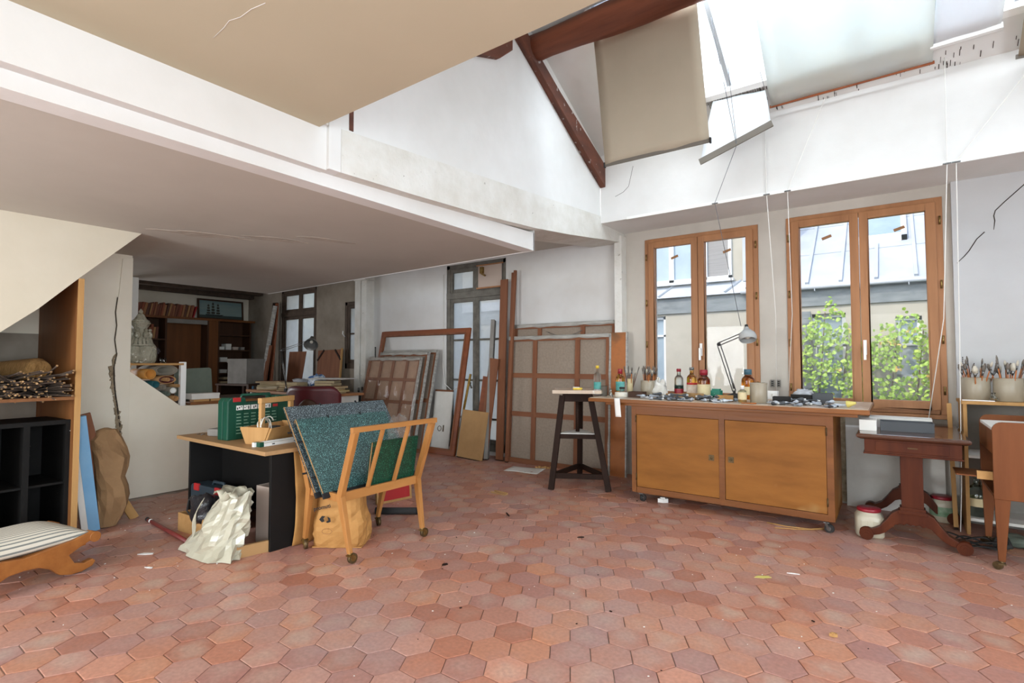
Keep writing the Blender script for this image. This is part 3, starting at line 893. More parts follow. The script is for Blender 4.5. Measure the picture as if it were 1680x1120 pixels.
# ------------------------------------------------------------------ materials for furniture
M['oak_box'] = mat('worn plywood', '966026', '7A4A18', scale=3, stretch=(0.5, 1, 2.2), rough=0.55, spec=0.25, bump=0.05, detail=6, spots='99703F', spot_scale=2.2, spot_at=0.66)
M['oak_rail'] = wood('varnished cabinet rail', '824F26', '683C1B', 'x', 8, 0.42)
M['oak_top'] = wood('stained worktop edge', '8E5626', '70421A', 'x', 7, 0.35)
M['worktop_top'] = mat('paint-marked worktop', 'CBB8A4', 'B29A82', scale=3, stretch=(0.4, 1.6, 1), rough=0.35, spots='D8D4CC', spot_scale=9, spot_at=0.60)
M['dark_oak'] = wood('dark brown stained wood', '2E1D15', '22150F', 'z', 8, 0.65, spec=0.15)
M['mahogany'] = wood('polished mahogany', '5C2E19', '40190D', 'z', 7, 0.42, spec=0.15)
M['mahogany_top'] = mat('polished table top', '5A3A2A', '47291B', scale=4, stretch=(0.3, 1.5, 1), rough=0.14, coat=0.3, spec=0.5)
M['teak'] = wood('warm teak veneer', '7E4A28', '683A1D', 'z', 6, 0.45, spec=0.2)
M['beech'] = wood('light beech', 'B98149', '9F6A36', 'z', 7, 0.45)
M['beech_y'] = wood('light beech along', 'B98149', '9F6A36', 'y', 7, 0.45)
M['raw_pine'] = wood('raw pine board', 'C09560', 'A57B48', 'z', 6, 0.7)
M['raw_pine_y'] = wood('raw pine board along', 'C09560', 'A57B48', 'y', 6, 0.7)
M['brown_wood'] = wood('brown stretcher wood', '8A5A3E', '704530', 'z', 8, 0.7)
M['brown_wood_x'] = wood('brown stretcher wood cross', '8A5A3E', '704530', 'x', 8, 0.7)
M['linen'] = mat('raw linen canvas back', '9A8C7D', '8B7C6E', scale=40, rough=0.95, bump=0.15, bscale=120)
M['linen_tan'] = mat('tan canvas back', 'B0917A', 'A2836C', scale=3, rough=0.95)
M['canvas_edge'] = mat('painted canvas edge', 'BDBBB4', '8F8C86', scale=18, stretch=(0.3, 1, 2), rough=0.9, bump=0.3, bscale=30)
M['steel'] = mat('worn steel', '8F8F8E', '6E6E6D', scale=14, rough=0.35, metal=0.9)
M['rubber'] = mat('dark rubber', '2B2A29', rough=0.8)
M['black_lam'] = mat('black laminate', '100E0D', '0C0A09', scale=4, rough=0.55, spec=0.3)
M['black_paint'] = mat('chipped black paint', '131211', '1B1A19', scale=6, rough=0.6, spots='77736D', spot_scale=42, spot_at=0.74, bump=0.1, spec=0.15)
M['desk_top'] = wood('pale desk laminate', 'B08C63', '9E7A52', 'x', 6, 0.5)
M['kraft'] = mat('crumpled brown paper', '9A7853', '866646', scale=6, rough=0.85, bump=0.5, bscale=14)
M['kraft_bag'] = mat('brown paper sack', 'BC8B4E', 'A5743A', scale=5, rough=0.8, bump=0.5, bscale=11)
M['cardboard'] = mat('cardboard', 'B08A5C', 'A27C50', scale=5, rough=0.9)
M['white_card'] = mat('white card', 'E2E0DA', 'D3D0C8', scale=4, rough=0.9)
M['grey_board'] = mat('grey millboard', '8D8983', '7C7872', scale=5, rough=0.9)
M['teal_speck'] = mat('teal speckled portfolio', '12403E', '0C2C2B', scale=40, rough=0.28, spec=0.6, spots='8FC6C4', spot_scale=230, spot_at=0.57)
M['grey_speck'] = mat('grey speckled portfolio', '2A383E', '1D272C', scale=40, rough=0.28, spec=0.6, spots='B5C6CC', spot_scale=230, spot_at=0.56)
M['green_speck'] = mat('dark green speckled portfolio', '0E3B2A', '092A1E', scale=40, rough=0.35, spots='3F9E78', spot_scale=230, spot_at=0.59)
M['black_tape'] = mat('black cloth tape', '15161A', rough=0.7)
M['blue_board'] = mat('sky blue paint', '6FA3CC', '86B4D6', scale=4, rough=0.6)
M['white_plastic'] = mat('white plastic', 'DAD6CA', 'CFCABC', scale=3, rough=0.35)
M['red_plastic'] = mat('red plastic', 'A92A2C', rough=0.35)
M['green_plastic'] = mat('green plastic', '124B39', '0E4030', scale=3, rough=0.4)
M['navy_plastic'] = mat('dark blue-grey plastic', '2E3B42', '25313A', scale=3, rough=0.45)
M['ink'] = mat('black print', '1C1B1A', rough=0.8)
M['paper'] = mat('white paper', 'E6E4DF', rough=0.85)

M['brass_dark'] = mat('dark brass', '4E3E28', '6B5738', scale=30, rough=0.5, metal=0.6)
# ------------------------------------------------------------------ cabinet on casters with worktop
def caster(name, parent, x, y, z_top, r, m_w='rubber', m_f='steel', yaw_=0.0):
    f = MB()
    c, s = math.cos(yaw_), math.sin(yaw_)
    f.tube([(x, y, z_top), (x, y, z_top - 0.02)], 0.012, 8)
    for t in (-1, 1):
        a = (x - s * t * 0.016, y + c * t * 0.016)
        f.bar((a[0], a[1], z_top - 0.015), (a[0] + c * 0.02, a[1] + s * 0.02, r), 0.004, 0.02, up=(c, s, 0))
    f.box(x - .018, y - .018, z_top - .022, x + .018, y + .018, z_top - .014)
    fo = f.build(name, m_f, parent)
    cx, cy = x + c * 0.02, y + s * 0.02
    w = MB().tube([(cx - s * -.011, cy - c * .011, r), (cx + s * -.011, cy + c * .011, r)], r, 16)
    w.build('wheel', m_w, fo)
    w = MB().tube([(cx - s * -.013, cy - c * .013, r), (cx + s * -.013, cy + c * .013, r)], r * 0.55, 12)
    w.build('hub', m_f, fo)
    return fo

cb = thing('studio_cabinet', 'low plywood cabinet on casters with two locked doors', 'cabinet', (-1.17, 4.84, 0))
x0, x1, y0, y1, z0, z1 = -0.79, 0.79, -0.31, 0.33, 0.09, 0.866
body = MB()
body.box(x0, y0 + .02, z0, x0 + .03, y1, z1).box(x1 - .03, y0 + .02, z0, x1, y1, z1).box(x0 + .03, y1 - .02, z0, x1 - .03, y1, z1)
body.box(x0 + .03, y0 + .02, z0, x1 - .03, y1 - .02, z0 + .03).box(x0 + .03, y0 + .02, z1 - .03, x1 - .03, y1 - .02, z1)
body.build('carcass', 'oak_box', cb, bevel=0.002)
fr = MB()
fr.box(x0, y0, z0, x0 + .045, y0 + .02, z1).box(x1 - .045, y0, z0, x1, y0 + .02, z1).box(-.022, y0, z0, .022, y0 + .02, z1)
for a, c in ((x0 + .045, -.022), (.022, x1 - .045)):
    fr.box(a, y0, z0, c, y0 + .02, z0 + .05).box(a, y0, z1 - .075, c, y0 + .02, z1)
fr.build('face_frame', 'oak_rail', cb, bevel=0.002)
for a, c, kx in ((x0 + .048, -.025, -.085), (.025, x1 - .048, .07)):
    d = B(a, y0 + .003, z0 + .053, c, y0 + .021, z1 - .078).build('door', 'oak_box', cb, bevel=0.002)
    k = MB().box(kx - .021, y0 - .0005, .445, kx + .021, y0 + .004, .492).lathe([(.011, 0), (.009, .004), (.002, .004)], 12, (kx, y0 - .0005, .468), mx=Euler((R(90), 0, 0)).to_matrix().to_4x4())
    k.build('lock', 'brass_dark', d)
    hx = a if a < 0 else c
    for z in (.20, .72): MB().tube([(hx + (-.004 if a < 0 else .004), y0 - .004, z), (hx + (-.004 if a < 0 else .004), y0 - .004, z + .06)], .005, 8).build('hinge', 'brass_dark', d)

for x, y, a in ((x0 + .07, y0 + .05, 1.2), (x1 - .06, y0 + .05, -.4), (x0 + .07, y1 - .06, .5), (x1 - .06, y1 - .06, 2.0)):
    caster('caster', cb, x, y, z0, 0.032, yaw_=a)

wt = thing('worktop', 'long thick wooden worktop overhanging the plywood cabinet', 'worktop', (-1.255, 4.9, 0.867))
B(-.95, -.39, 0, 1.03, .40, .027).build('lower_board', 'oak_top', wt, bevel=0.003)
B(-1.105, -.45, .027, 1.105, .45, .060).build('upper_board', 'oak_top', wt, bevel=0.004)
B(-1.095, -.44, .060, 1.095, .44, .063).build('worn_surface', 'worktop_top', wt)
WT = 0.867 + 0.063

# ------------------------------------------------------------------ tall three-legged stool
sl = thing('sculptor_stool', 'tall dark three-legged stool with a square swivel top', 'stool', (-2.66, 4.79, 0))
F = [(-.13, -.32), (.37, -.06), (-.17, .34)]
T = [(-.085, -.17), (.16, -.03), (-.06, .16)]
def lp(k, z):
    t = z / .92
    return (F[k][0] + (T[k][0] - F[k][0]) * t, F[k][1] + (T[k][1] - F[k][1]) * t, z)
for k in range(3):
    MB().bar(lp(k, 0), lp(k, .925), .055, .055, up=(1, .4, 0)).build('leg', 'dark_oak', sl, bevel=0.003)
for z, h in ((.135, .05), (.52, .045)):
    for a, c in ((0, 1), (1, 2), (2, 0)):
        MB().bar(lp(a, z), lp(c, z), .028, h).build('stretcher', 'dark_oak', sl, bevel=0.002)
tri = [lp(k, .55)[:2] for k in range(3)]
MB().prism(tri, 'z', .535, .55).build('tray', 'white_card', sl)
ap = MB()
for a, c in ((0, 1), (1, 2), (2, 0)): ap.bar(lp(a, .895), lp(c, .895), .03, .06)
ap.build('apron', 'dark_oak', sl)
MB().tube([(.0, -.01, .5), (.0, -.01, .95)], .02, 12).build('spindle', 'dark_oak', sl)
MB().box(-.15, -.15, .925, .15, .15, .95, Euler((0, 0, R(28))).to_matrix().to_4x4()).build('top_block', 'dark_oak', sl, bevel=0.003)
MB().box(-.25, -.23, .95, .25, .23, .985, Euler((0, 0, R(28))).to_matrix().to_4x4()).build('top', 'worktop_top', sl, bevel=0.003)

# ------------------------------------------------------------------ mahogany pedestal table
tb = thing('mahogany_table', 'antique mahogany table on twin pedestals with scrolled feet', 'table', (0.075, 5.0, 0))
tp = MB()
prof = [(0, .725), (.02, .735), (.026, .745), (.026, .755), (.018, .762), (.0, .764)]
n = len(prof)
hx, hy = .285, .52
vs, fs = [], []
for q, z in prof:
    vs += [(-hx - q, -hy - q, z), (hx + q, -hy - q, z), (hx + q, hy + q, z), (-hx - q, hy + q, z)]
for i in range(n - 1):
    for k in range(4): fs.append((i * 4 + k, i * 4 + (k + 1) % 4, i * 4 + 4 + (k + 1) % 4, i * 4 + 4 + k))
fs += [(3, 2, 1, 0), tuple((n - 1) * 4 + k for k in range(4))]
tp.add(vs, fs)
tp.build('table_top', 'mahogany_top', tb)
ap = MB().box(-.265, -.50, .62, .265, .50, .727).box(-.272, -.507, .62, .272, .507, .632)
ap.build('apron', 'mahogany', tb, bevel=0.003)
B(-.20, -.506, .645, .20, -.498, .712).build('drawer', 'mahogany', tb, bevel=0.003)
B(-.02, -.511, .676, .035, -.505, .682).build('keyhole_plate', 'brass_dark', tb)
for y in (-.40, .40):
    pd = MB()
    pd.box(-.062, y - .035, .255, .062, y + .035, .62).box(-.072, y - .045, .235, .072, y + .045, .262).box(-.08, y - .05, .215, .08, y + .05, .240).box(-.06, y - .03, .255, .06, y + .03, .63)
    pd.build('pedestal', 'mahogany', tb, bevel=0.003)
    out = []
    up_ = [(0, .225), (.07, .222), (.10, .200), (.13, .150), (.165, .100), (.205, .075), (.24, .078), (.262, .062), (.268, .030), (.25, .004), (.222, .002)]
    dn = [(.20, .018), (.195, .035), (.165, .045), (.135, .065), (.105, .10), (.085, .125), (.06, .135), (.045, .128), (.03, .142), (.012, .132), (0, .14)]
    half = up_ + dn
    half = [(x * 1.16, z * 1.06) for x, z in half]
    poly = [(x, z) for x, z in half] + [(-x, z) for x, z in half[::-1] if x > 0]
    ft = MB().prism(poly, 'y', y - .038, y + .038).build('foot', 'mahogany', tb, bevel=0.005)
    for s in (-1, 1):
        v = MB()
        v.tube([(s * .268, y - .050, .043), (s * .268, y + .050, .043)], .043, 18).tube([(s * .268, y - .056, .043), (s * .268, y + .056, .043)], .027, 14).tube([(s * .268, y - .061, .043), (s * .268, y + .061, .043)], .012, 10)
        v.build('scroll', 'mahogany', ft)
MB().box(-.02, -.40, .30, .02, .40, .36).build('stretcher', 'mahogany', tb, bevel=0.003)

# ------------------------------------------------------------------ open shelf unit at the right wall
su = thing('open_shelf_unit', 'pale open shelf unit standing against the right end of the wall', 'shelf', (0.40, 5.13, 0))
for a in (0, 1.0): B(a, 0, 0, a + .022, .38, .955).build('side_panel', 'raw_pine', su)
B(-.01, -.012, .955, 1.04, .40, .978).build('top_board', 'raw_pine_y', su, bevel=0.002)
B(.022, .01, .56, 1.0, .38, .58).build('shelf_board', 'white_card', su)
B(.022, .01, .10, 1.0, .38, .12).build('shelf_board', 'white_card', su)
B(.022, .375, .0, 1.0, .385, .955).build('back_panel', 'grey_board', su)

# ------------------------------------------------------------------ teak trolley at the right edge
tk = thing('teak_trolley', 'teak side cabinet on tapered legs with brass casters', 'trolley', (0.80, 4.66, 0))
def rounded(b_, y0_, y1_):
    pts = []
    xx0, xx1, zz0, zz1, r_ = -.33, .33, .43, .90, .05
    for cx, cz, a0 in ((xx1 - r_, zz1 - r_, 0), (xx0 + r_, zz1 - r_, 90)):
        for k in range(6): pts.append((cx + r_ * math.cos(R(a0 + 18 * k)), cz + r_ * math.sin(R(a0 + 18 * k))))
    pts += [(xx0, zz0), (xx1, zz0)]
    return b_.prism(pts, 'y', y0_, y1_)
rounded(MB(), -.31, -.288).build('end_panel', 'teak', tk, bevel=0.004)
rounded(MB(), .288, .31).build('end_panel', 'teak', tk, bevel=0.004)
B(-.325, -.288, .43, .325, .288, .45).build('bottom_board', 'teak', tk)
B(-.325, -.288, .845, .325, .288, .862).build('tray_top', 'white_card', tk)
for x in (-.328, .308): B(x, -.288, .70, x + .02, .288, .845).build('side_rail', 'teak', tk)
sd = B(-.50, -.24, .545, -.05, .02, .553).build('sliding_shelf', 'teak', tk)
B(-.40, -.255, .535, -.25, -.235, .585).build('shelf_front', 'raw_pine', sd)
for x in (-.29, .29):
    for y in (-.285, .285):
        lg = MB().bar((x, y, .44), (x - .012 * (1 if x < 0 else -1), y, .055), .030, .075, up=(1, 0, 0), w1=.024, h1=.032).build('leg', 'teak', tk, bevel=0.003)
        caster('caster', lg, x - .012, y, .058, 0.024, 'brass_dark', 'brass_dark', 2.6)

# ------------------------------------------------------------------ portfolio rack on casters
pk = thing('portfolio_rack', 'beech portfolio rack with slatted sides on small casters', 'rack', (-3.035, 2.40, 0))
for s in (1, -1):
    xf, xr, xt = s * .245, s * .165, s * .315
    yy0, yy1 = -.335, .335
    for y, sg in ((yy0, -1), (yy1, 1)):
        MB().bar((xr, y * .985, .40), (xt, y, .835), .045, .034, up=(0, 1, 0)).build('upright', 'beech', pk, bevel=0.003)
        lg = MB().bar((xf, y * .93 , .066), (xr, y * .985, .43), .028, .026, up=(0, 1, 0), w1=.050, h1=.036).build('leg', 'beech', pk, bevel=0.003)
        caster('caster', lg, xf, y * .93, .072, 0.032, 'brass_dark', 'brass', 0.6 + s)
    MB().bar((xr, yy0, .405), (xr, yy1, .405), .024, .058).build('lower_rail', 'beech_y', pk, bevel=0.003)
    MB().bar((xt + .003 * s, yy0 - .03, .845), (xt + .003 * s, yy1 + .035, .845), .030, .034).build('top_rail', 'beech_y', pk, bevel=0.004)
    for y in (-.115, .11):
        MB().bar((xr, y, .43), (xt, y, .832), .014, .030, up=(1, 0, 0)).build('slat', 'beech', pk, bevel=0.002)
for y in (-.325, .325):
    MB().bar((-.165, y, .40), (.165, y, .40), .024, .05).build('cross_rail', 'beech', pk, bevel=0.003)
MB().box(-.15, -.32, .378, .15, .32, .386).build('base_slat', 'beech_y', pk)

def portfolio(name, label, m, lo, hi, ya, yb, th=.012, band=True, ties=True):
    """lo and hi are (x, z) of the lower and upper edge of its front board"""
    t = thing(name, label, 'portfolio', ((lo[0] + hi[0]) / 2, (ya + yb) / 2, lo[1]), group=None)
    cx, cy, cz = t.location
    d = Vector((hi[0] - lo[0], 0, hi[1] - lo[1])); L_ = d.length; d.normalize()
    nrm = Vector((d.z, 0, -d.x))
    def rect(u0, u1, w0, w1, o0, o1):
        vs = []
        for o_ in (o0, o1):
            for u, w in ((u0, w0), (u1, w0), (u1, w1), (u0, w1)):
                q = Vector((lo[0], 0, lo[1])) + d * u + nrm * o_
                vs.append((q.x - cx, w - cy, q.z - cz))
        return vs
    fs = [(3, 2, 1, 0), (4, 5, 6, 7), (0, 1, 5, 4), (1, 2, 6, 5), (2, 3, 7, 6), (3, 0, 4, 7)]
    MB().add(rect(0, L_, ya, yb, -.003, 0), fs).build('front_board', m, t)
    MB().add(rect(0, L_, ya, yb, -th - .003, -th), fs).build('back_board', m, t)
    MB().add(rect(.004, L_ - .012, ya + .01, yb - .01, -th + .001, -.004), fs).build('papers', 'paper', t)
    MB().add(rect(.03, L_, ya - .001, ya + .004, -.004, .0008), fs).build('board_edge', 'cardboard', t)
    MB().add(rect(-.004, .03, ya - .002, yb + .002, -th - .005, .0015), fs).build('spine_tape', 'black_tape', t)
    if ties:
        for w in (ya + .32 * (yb - ya), ya + .68 * (yb - ya)):
            MB().add(rect(L_ - .01, L_ + .012, w, w + .012, -.006, .002), fs).build('ribbon', 'black_tape', t)
        for u in (.25 * L_, .7 * L_):
            MB().add(rect(u, u + .012, ya - .035, ya + .004, -.008, -.004), fs).build('ribbon', 'black_tape', t)
    return t
portfolio('portfolio', 'largest portfolio, blue-grey speckled, at the back of the rack', 'grey_speck', (-3.02, .40), (-3.42, .955), 2.00, 2.87)
portfolio('portfolio', 'teal speckled portfolio leaning in front of the blue-grey one', 'teal_speck', (-2.965, .40), (-3.31, .875), 2.02, 2.80)
portfolio('portfolio', 'small dark green speckled portfolio behind the rack slats', 'green_speck', (-2.90, .40), (-2.845, .725), 2.30, 2.72, ties=False)

# ------------------------------------------------------------------ black desk with pale top
dk = thing('black_desk', 'small black desk with a pale wood top', 'desk', (-4.0, 2.25, 0))
B(-.67, -.43, .652, .67, .42, .68).build('desk_top', 'desk_top', dk, bevel=0.004)
B(.585, -.35, 0, .61, .38, .652).build('side_panel', 'black_lam', dk, bevel=0.002)
B(-.635, -.35, 0, -.61, .38, .652).build('side_panel', 'black_lam', dk, bevel=0.002)
B(-.61, .30, .10, .585, .32, .652).build('back_panel', 'black_lam', dk)
B(-.61, -.10, .12, .585, -.08, .652).build('modesty_panel', 'black_lam', dk)

# ------------------------------------------------------------------ canvases and frames along the back wall
def lean(y0_, y1_, h): # matrix turning local (x, depth, up) into a leaning plane standing at y0_ whose top reaches y1_
    a = math.atan2(y1_ - y0_, h)
    return a
def canvas(name, label, x0_, x1_, y0_, lean_deg, h, cols, rows, m_lin='linen', edge='canvas_edge', bar=.055, group=None, plastic=False, hook=False, skip_edge=False):
    t = thing(name, label, 'canvas', ((x0_ + x1_) / 2, y0_, 0), group=group, rot=(R(-lean_deg), 0, 0))
    w = (x1_ - x0_) / 2
    B(-w, .024, 0, w, .029, h).build('cloth', m_lin, t)
    for x in (-w, w - bar): B(x, 0, 0, x + bar, .024, h).build('stretcher_bar', 'brown_wood', t)
    for z in (0, h - bar): B(-w + bar, 0, z, w - bar, .024, z + bar).build('stretcher_bar', 'brown_wood_x', t)
    for x in cols: B(-w + (2 * w) * x - bar / 2, .002, bar, -w + (2 * w) * x + bar / 2, .022, h - bar).build('cross_bar', 'brown_wood', t)
    for z in rows: B(-w + bar, .004, h * z - bar / 2, w - bar, .02, h * z + bar / 2).build('cross_bar', 'brown_wood_x', t)
    e = MB()
    n_ = 14
    def wav(u, k): return .006 * math.sin(u * 23 + k) + .004 * math.sin(u * 51)
    e.sheet(lambda u, v: (-w + 2 * w * u, -.003 + .0 * v, h + .004 - v * (.045 + wav(u, 1))), n_, 1, .003)
    e.sheet(lambda u, v: (w + .003 - v * (.022 + wav(u, 2) * .5), -.003, h * (1 - u)), n_, 1, .003)
    e.box(w, -.003, 0, w + .004, .03, h).box(-w, -.003, h, w, .03, h + .004)
    if not skip_edge: e.build('folded_edge', edge, t)
    if hook:
        MB().tube([(-w + 2 * w * .36 + .1 * k, -.012, h - .10 - .07 * math.sin(math.pi * k / 5)) for k in range(6)], .003, 5).build('hanging_wire', 'steel', t)
    return t
canvas('stretched_canvas', 'largest canvas, back turned outward, leaning right of the tall planks', -4.02, -2.56, 5.455, 2.2, 1.745, (.28, .70), (.5,), hook=True)
canvas('stretched_canvas', 'canvas back with cross bars leaning just in front of the largest one', -4.04, -2.60, 5.385, 2.6, 1.59, (.28, .70), (.385, .69), bar=.06)
ob = thing('painted_panel', 'narrow orange-brown painted panel between large canvas and window', 'painting', (-2.53, 5.40, 0), rot=(R(-2.2), 0, 0))
M['orange_paint'] = mat('orange brown painting', '9A5A2A', '6E4A2A', scale=2.2, rough=0.5, c3='A8642E', contrast=(.35, .65))
B(-.10, 0, 0, .11, .02, 1.60).build('board', 'orange_paint', ob)
B(.11, -.002, 0, .125, .03, 1.605).build('edge_strip', 'canvas_edge', ob)

# large empty picture frame
ff = thing('empty_picture_frame', 'large empty reddish wooden picture frame leaning on the wall', 'picture frame', (-5.74, 5.235, 0), rot=(R(-10.8), 0, 0))
def frame_ring(b_, w, h, a, d, y0_, y1_):
    b_.box(-w, y0_, 0, -w + a, y1_, h).box(w - a, y0_, 0, w, y1_, h).box(-w + a, y0_, h - a, w - a, y1_, h).box(-w + a, y0_, 0, w - a, y1_, a)
    return b_
M['frame_red'] = wood('reddish frame wood', '8F5232', '74402A', 'x', 6, 0.4)
frame_ring(MB(), .94, 1.78, .075, 0, 0, .035).build('moulding', 'frame_red', ff, bevel=0.006)
b_ = MB()
for s in (-1, 1): b_.box(s * .865 - .012, -.008, .075, s * .865 + .012, .03, 1.705)
b_.box(-.865, -.008, 1.693, .865, .03, 1.717).box(-.865, -.008, .063, .865, .03, .087)
b_.build('inner_bead', 'brown_wood', ff)

canvas('stretched_canvas', 'canvas edge-on with a white folded margin, rearmost of the left stack', -6.50, -5.32, 5.15, 12.0, 1.47, (.5,), (.5,), skip_edge=False)
canvas('stretched_canvas', 'middle canvas of the left stack showing a white upper strip', -6.45, -5.40, 5.06, 12.0, 1.44, (.5,), (.5,))
cw = canvas('wrapped_canvas', 'front canvas of the left stack, gridded and wrapped in clear plastic', -6.62, -5.47, 4.98, 12.5, 1.36, (.26, .5, .76), (.28, .52, .76), m_lin='linen_tan', bar=.045)
M['film'] = pane_mat('clear plastic film', 'E8E0D8', (0.10, 0.28), dirt_scale=14)
MB().sheet(lambda u, v: (-.60 + 1.2 * u, -.012 - .004 * math.sin(u * 40 + v * 9), 1.38 * v), 24, 12, 0).build('plastic_film', 'film', cw)
wb2 = thing('keyhole_board', 'tall white board with a keyhole slot inside the empty frame', 'board', (-5.20, 5.36, 0), rot=(R(-7), 0, 0))
B(-.17, 0, .02, .17, .018, .86).build('board', 'white_card', wb2)
B(-.17, -.004, .85, .17, .02, .875).build('top_edge', 'brown_wood_x', wb2)
MB().tube([(-.02 + .035 * math.cos(t * .7), -.006, .33 + .035 * math.sin(t * .7)) for t in range(10)], .004, 5).box(.045, -.008, .29, .06, 0, .38).build('pull_ring', 'brass_dark', wb2)

M['twig'] = mat('dry dark twigs', '3A2E26', '54453A', scale=20, rough=0.9)
M['twig_cut'] = mat('cut twig ends', '9A7A55', rough=0.9)
M['wicker'] = mat('woven straw', 'C79A60', '9C7340', scale=30, stretch=(1, 1, 6), rough=0.85, bump=0.6, bscale=60)
M['oak_panel'] = wood('orange veneered panel', '8A5A32', '744824', 'z', 5, 0.55)
M['pale_green'] = mat('pale green print', '9DBFA8', rough=0.7)
M['red_metal'] = mat('scratched red enamel', '8E2B2C', '77403A', scale=25, stretch=(.2, 1, 1), rough=0.45)
M['black_bag'] = mat('black plastic bag', '1D1C1E', '2C2B2E', scale=8, rough=0.28, spec=0.6, bump=0.6, bscale=18)
M['cream_bag'] = mat('glossy cream plastic bag', 'BBB7A4', 'ACA792', scale=4, rough=0.24, spec=0.6, bump=0.35, bscale=9)
M['stripe'] = None
def stripe_material():
    m = bpy.data.materials.new('striped ticking')
    m.use_nodes = True
    N, L = m.node_tree.nodes, m.node_tree.links
    tc = N.new('ShaderNodeTexCoord'); sx = N.new('ShaderNodeSeparateXYZ')
    L.new(tc.outputs['Object'], sx.inputs[0])
    mu = N.new('ShaderNodeMath'); mu.operation = 'MULTIPLY'; mu.inputs[1].default_value = 46
    L.new(sx.outputs['X'], mu.inputs[0])
    fr = N.new('ShaderNodeMath'); fr.operation = 'FRACT'; L.new(mu.outputs[0], fr.inputs[0])
    cr = N.new('ShaderNodeValToRGB'); cr.color_ramp.interpolation = 'CONSTANT'
    cr.color_ramp.elements[0].color = srgb('D9D2C2'); cr.color_ramp.elements[1].position = 0.68; cr.color_ramp.elements[1].color = srgb('7C7F7A')
    L.new(fr.outputs[0], cr.inputs[0]); L.new(cr.outputs[0], N['Principled BSDF'].inputs['Base Color'])
    N['Principled BSDF'].inputs['Roughness'].default_value = 0.9
    return m
M['stripe'] = stripe_material()
M['honey_oak'] = wood('honey oak', 'A66A34', '8A5226', 'x', 9, 0.4)
M['stone'] = mat('pale glazed clay', 'B3AF9C', '8C8773', scale=9, rough=0.6, bump=0.9, bscale=55, spots='D5D2C4', spot_scale=24, spot_at=0.64)
M['glass'] = glassy('clear glass', 'F2F6F5', 0.02)
M['dried'] = mat('dried dark flower', '2F2A2C', '463C40', scale=20, rough=0.95)
M['roll_tan'] = mat('tan paper roll', 'B98E5E', 'A87C4E', scale=4, rough=0.8)
M['roll_orange'] = mat('orange paper roll', 'C58A3E', rough=0.7)
M['roll_grey'] = mat('grey paper roll', '8D8476', '7A7264', scale=6, rough=0.85)
M['roll_teal'] = mat('teal paper roll', '1E5A60', rough=0.6)
M['maroon'] = mat('maroon leatherette', '5E1E22', '4A171B', scale=4, rough=0.4)
M['lamp_grey'] = mat('grey lamp enamel', '6E6E6C', rough=0.35, metal=0.3)
M['bookcase'] = wood('dark bookcase wood', '4A2E1C', '3A2416', 'z', 5, 0.55)
M['door_wood'] = wood('varnished door', '7A4A24', '633A1C', 'z', 6, 0.45)
M['shade_in'] = mat('dark lamp interior', '2A2A2A', rough=0.6)
M['canvas_sage'] = mat('sage green painting', '6E776A', '555E53', scale=3, rough=0.8)
BOOKC = ['6E3B28', '8A4A30', '9A6A44', '5C3A2C', 'A3774C', '7C4630', '8F5C3C', '70402E']
for k, c in enumerate(BOOKC): M['book%d' % k] = mat('book cover %d' % k, c, rough=0.7)

# ------------------------------------------------------------------ closet under the stairs
cl = thing('closet_end_board', 'upright wooden end board of the closet below the stairs', 'board', (-5.2, 1.19, 0))
b = MB().prism([(-.53, 0), (.50, 0), (.50, 1.862), (-.53, 1.862)], 'y', -.012, .012)
b.build('panel', 'oak_panel', cl)
B(.485, -.016, 0, .503, .016, 1.865).build('edge_band', 'raw_pine', cl)
sh = tag(B(-5.70, 0.15, 1.0, -4.72, 1.176, 1.022).build('closet_shelf', 'oak_panel'), 'wooden shelf holding dry twigs below the stairs', 'shelf')

tw = thing('twig_bundle', 'heap of dark dry twigs with pale cut ends', 'twigs', (-5.0, 0.92, 1.022))
b, c = MB(), MB()
for k in range(230):
    y = rng.uniform(-.34, .19); z = .012 + abs(rng.gauss(0, .065)) * (1 - abs(y) * 1.2)
    if z > .17: z = rng.uniform(.01, .14)
    L_ = rng.uniform(.25, .45)
    a, e = rng.gauss(0, .30), rng.gauss(.02, .12)
    tip = Vector((.20 + rng.uniform(-.04, .14), y + a * .3, max(z + e * .4, .008 if rng.random() < .75 else -.03)))
    st_ = Vector((tip.x - L_, y - a * .3, max(.008, z - .02)))
    tip.y = min(tip.y, .235); st_.y = min(st_.y, .235); tip.x = min(tip.x, .33)
    md = (tip + st_) / 2 + Vector((0, rng.uniform(-.02, .02), rng.uniform(0, .02)))
    md.z = max(md.z, .01)
    r_ = rng.uniform(.004, .0075)
    b.tube([st_, md, tip], [r_, r_, r_ * .9], 5)
    d = (tip - md).normalized()
    c.tube([tip - d * .004, tip + d * .002], r_ * 1.02, 6)
o = b.build('twigs', 'twig', tw, fix=False); o['kind'] = 'stuff'
o = c.build('cut_ends', 'twig_cut', tw, fix=False); o['kind'] = 'stuff'
def wicker_cone(label, loc, rz_, r0, r1, L_):
    t = thing('wicker_basket', label, 'basket', loc, group=None, rot=(0, R(90), rz_))
    n_ = 22
    pr = []
    for k in range(n_ * 2):
        u = k / (n_ * 2 - 1)
        pr.append(((r0 + (r1 - r0) * u) * (1 if u < .9 else 1 - (u - .9) * 3) + (.003 if k % 2 else 0), u * L_))
    MB().lathe(pr, 20, (0, 0, 0), cap0=True).build('weave', 'wicker', t)
    MB().lathe([(r0 * .98, -.004), (r0 + .012, 0), (r0 * .98, .012)], 20).build('rim', 'wicker', t)
wicker_cone('tan wicker cone lying on the twigs nearest the panel', (-5.52, 0.86, 1.20), R(34), .06, .10, .42)
wicker_cone('tan wicker cone at the left edge above the twigs', (-5.42, 0.62, 1.18), R(12), .055, .09, .46)

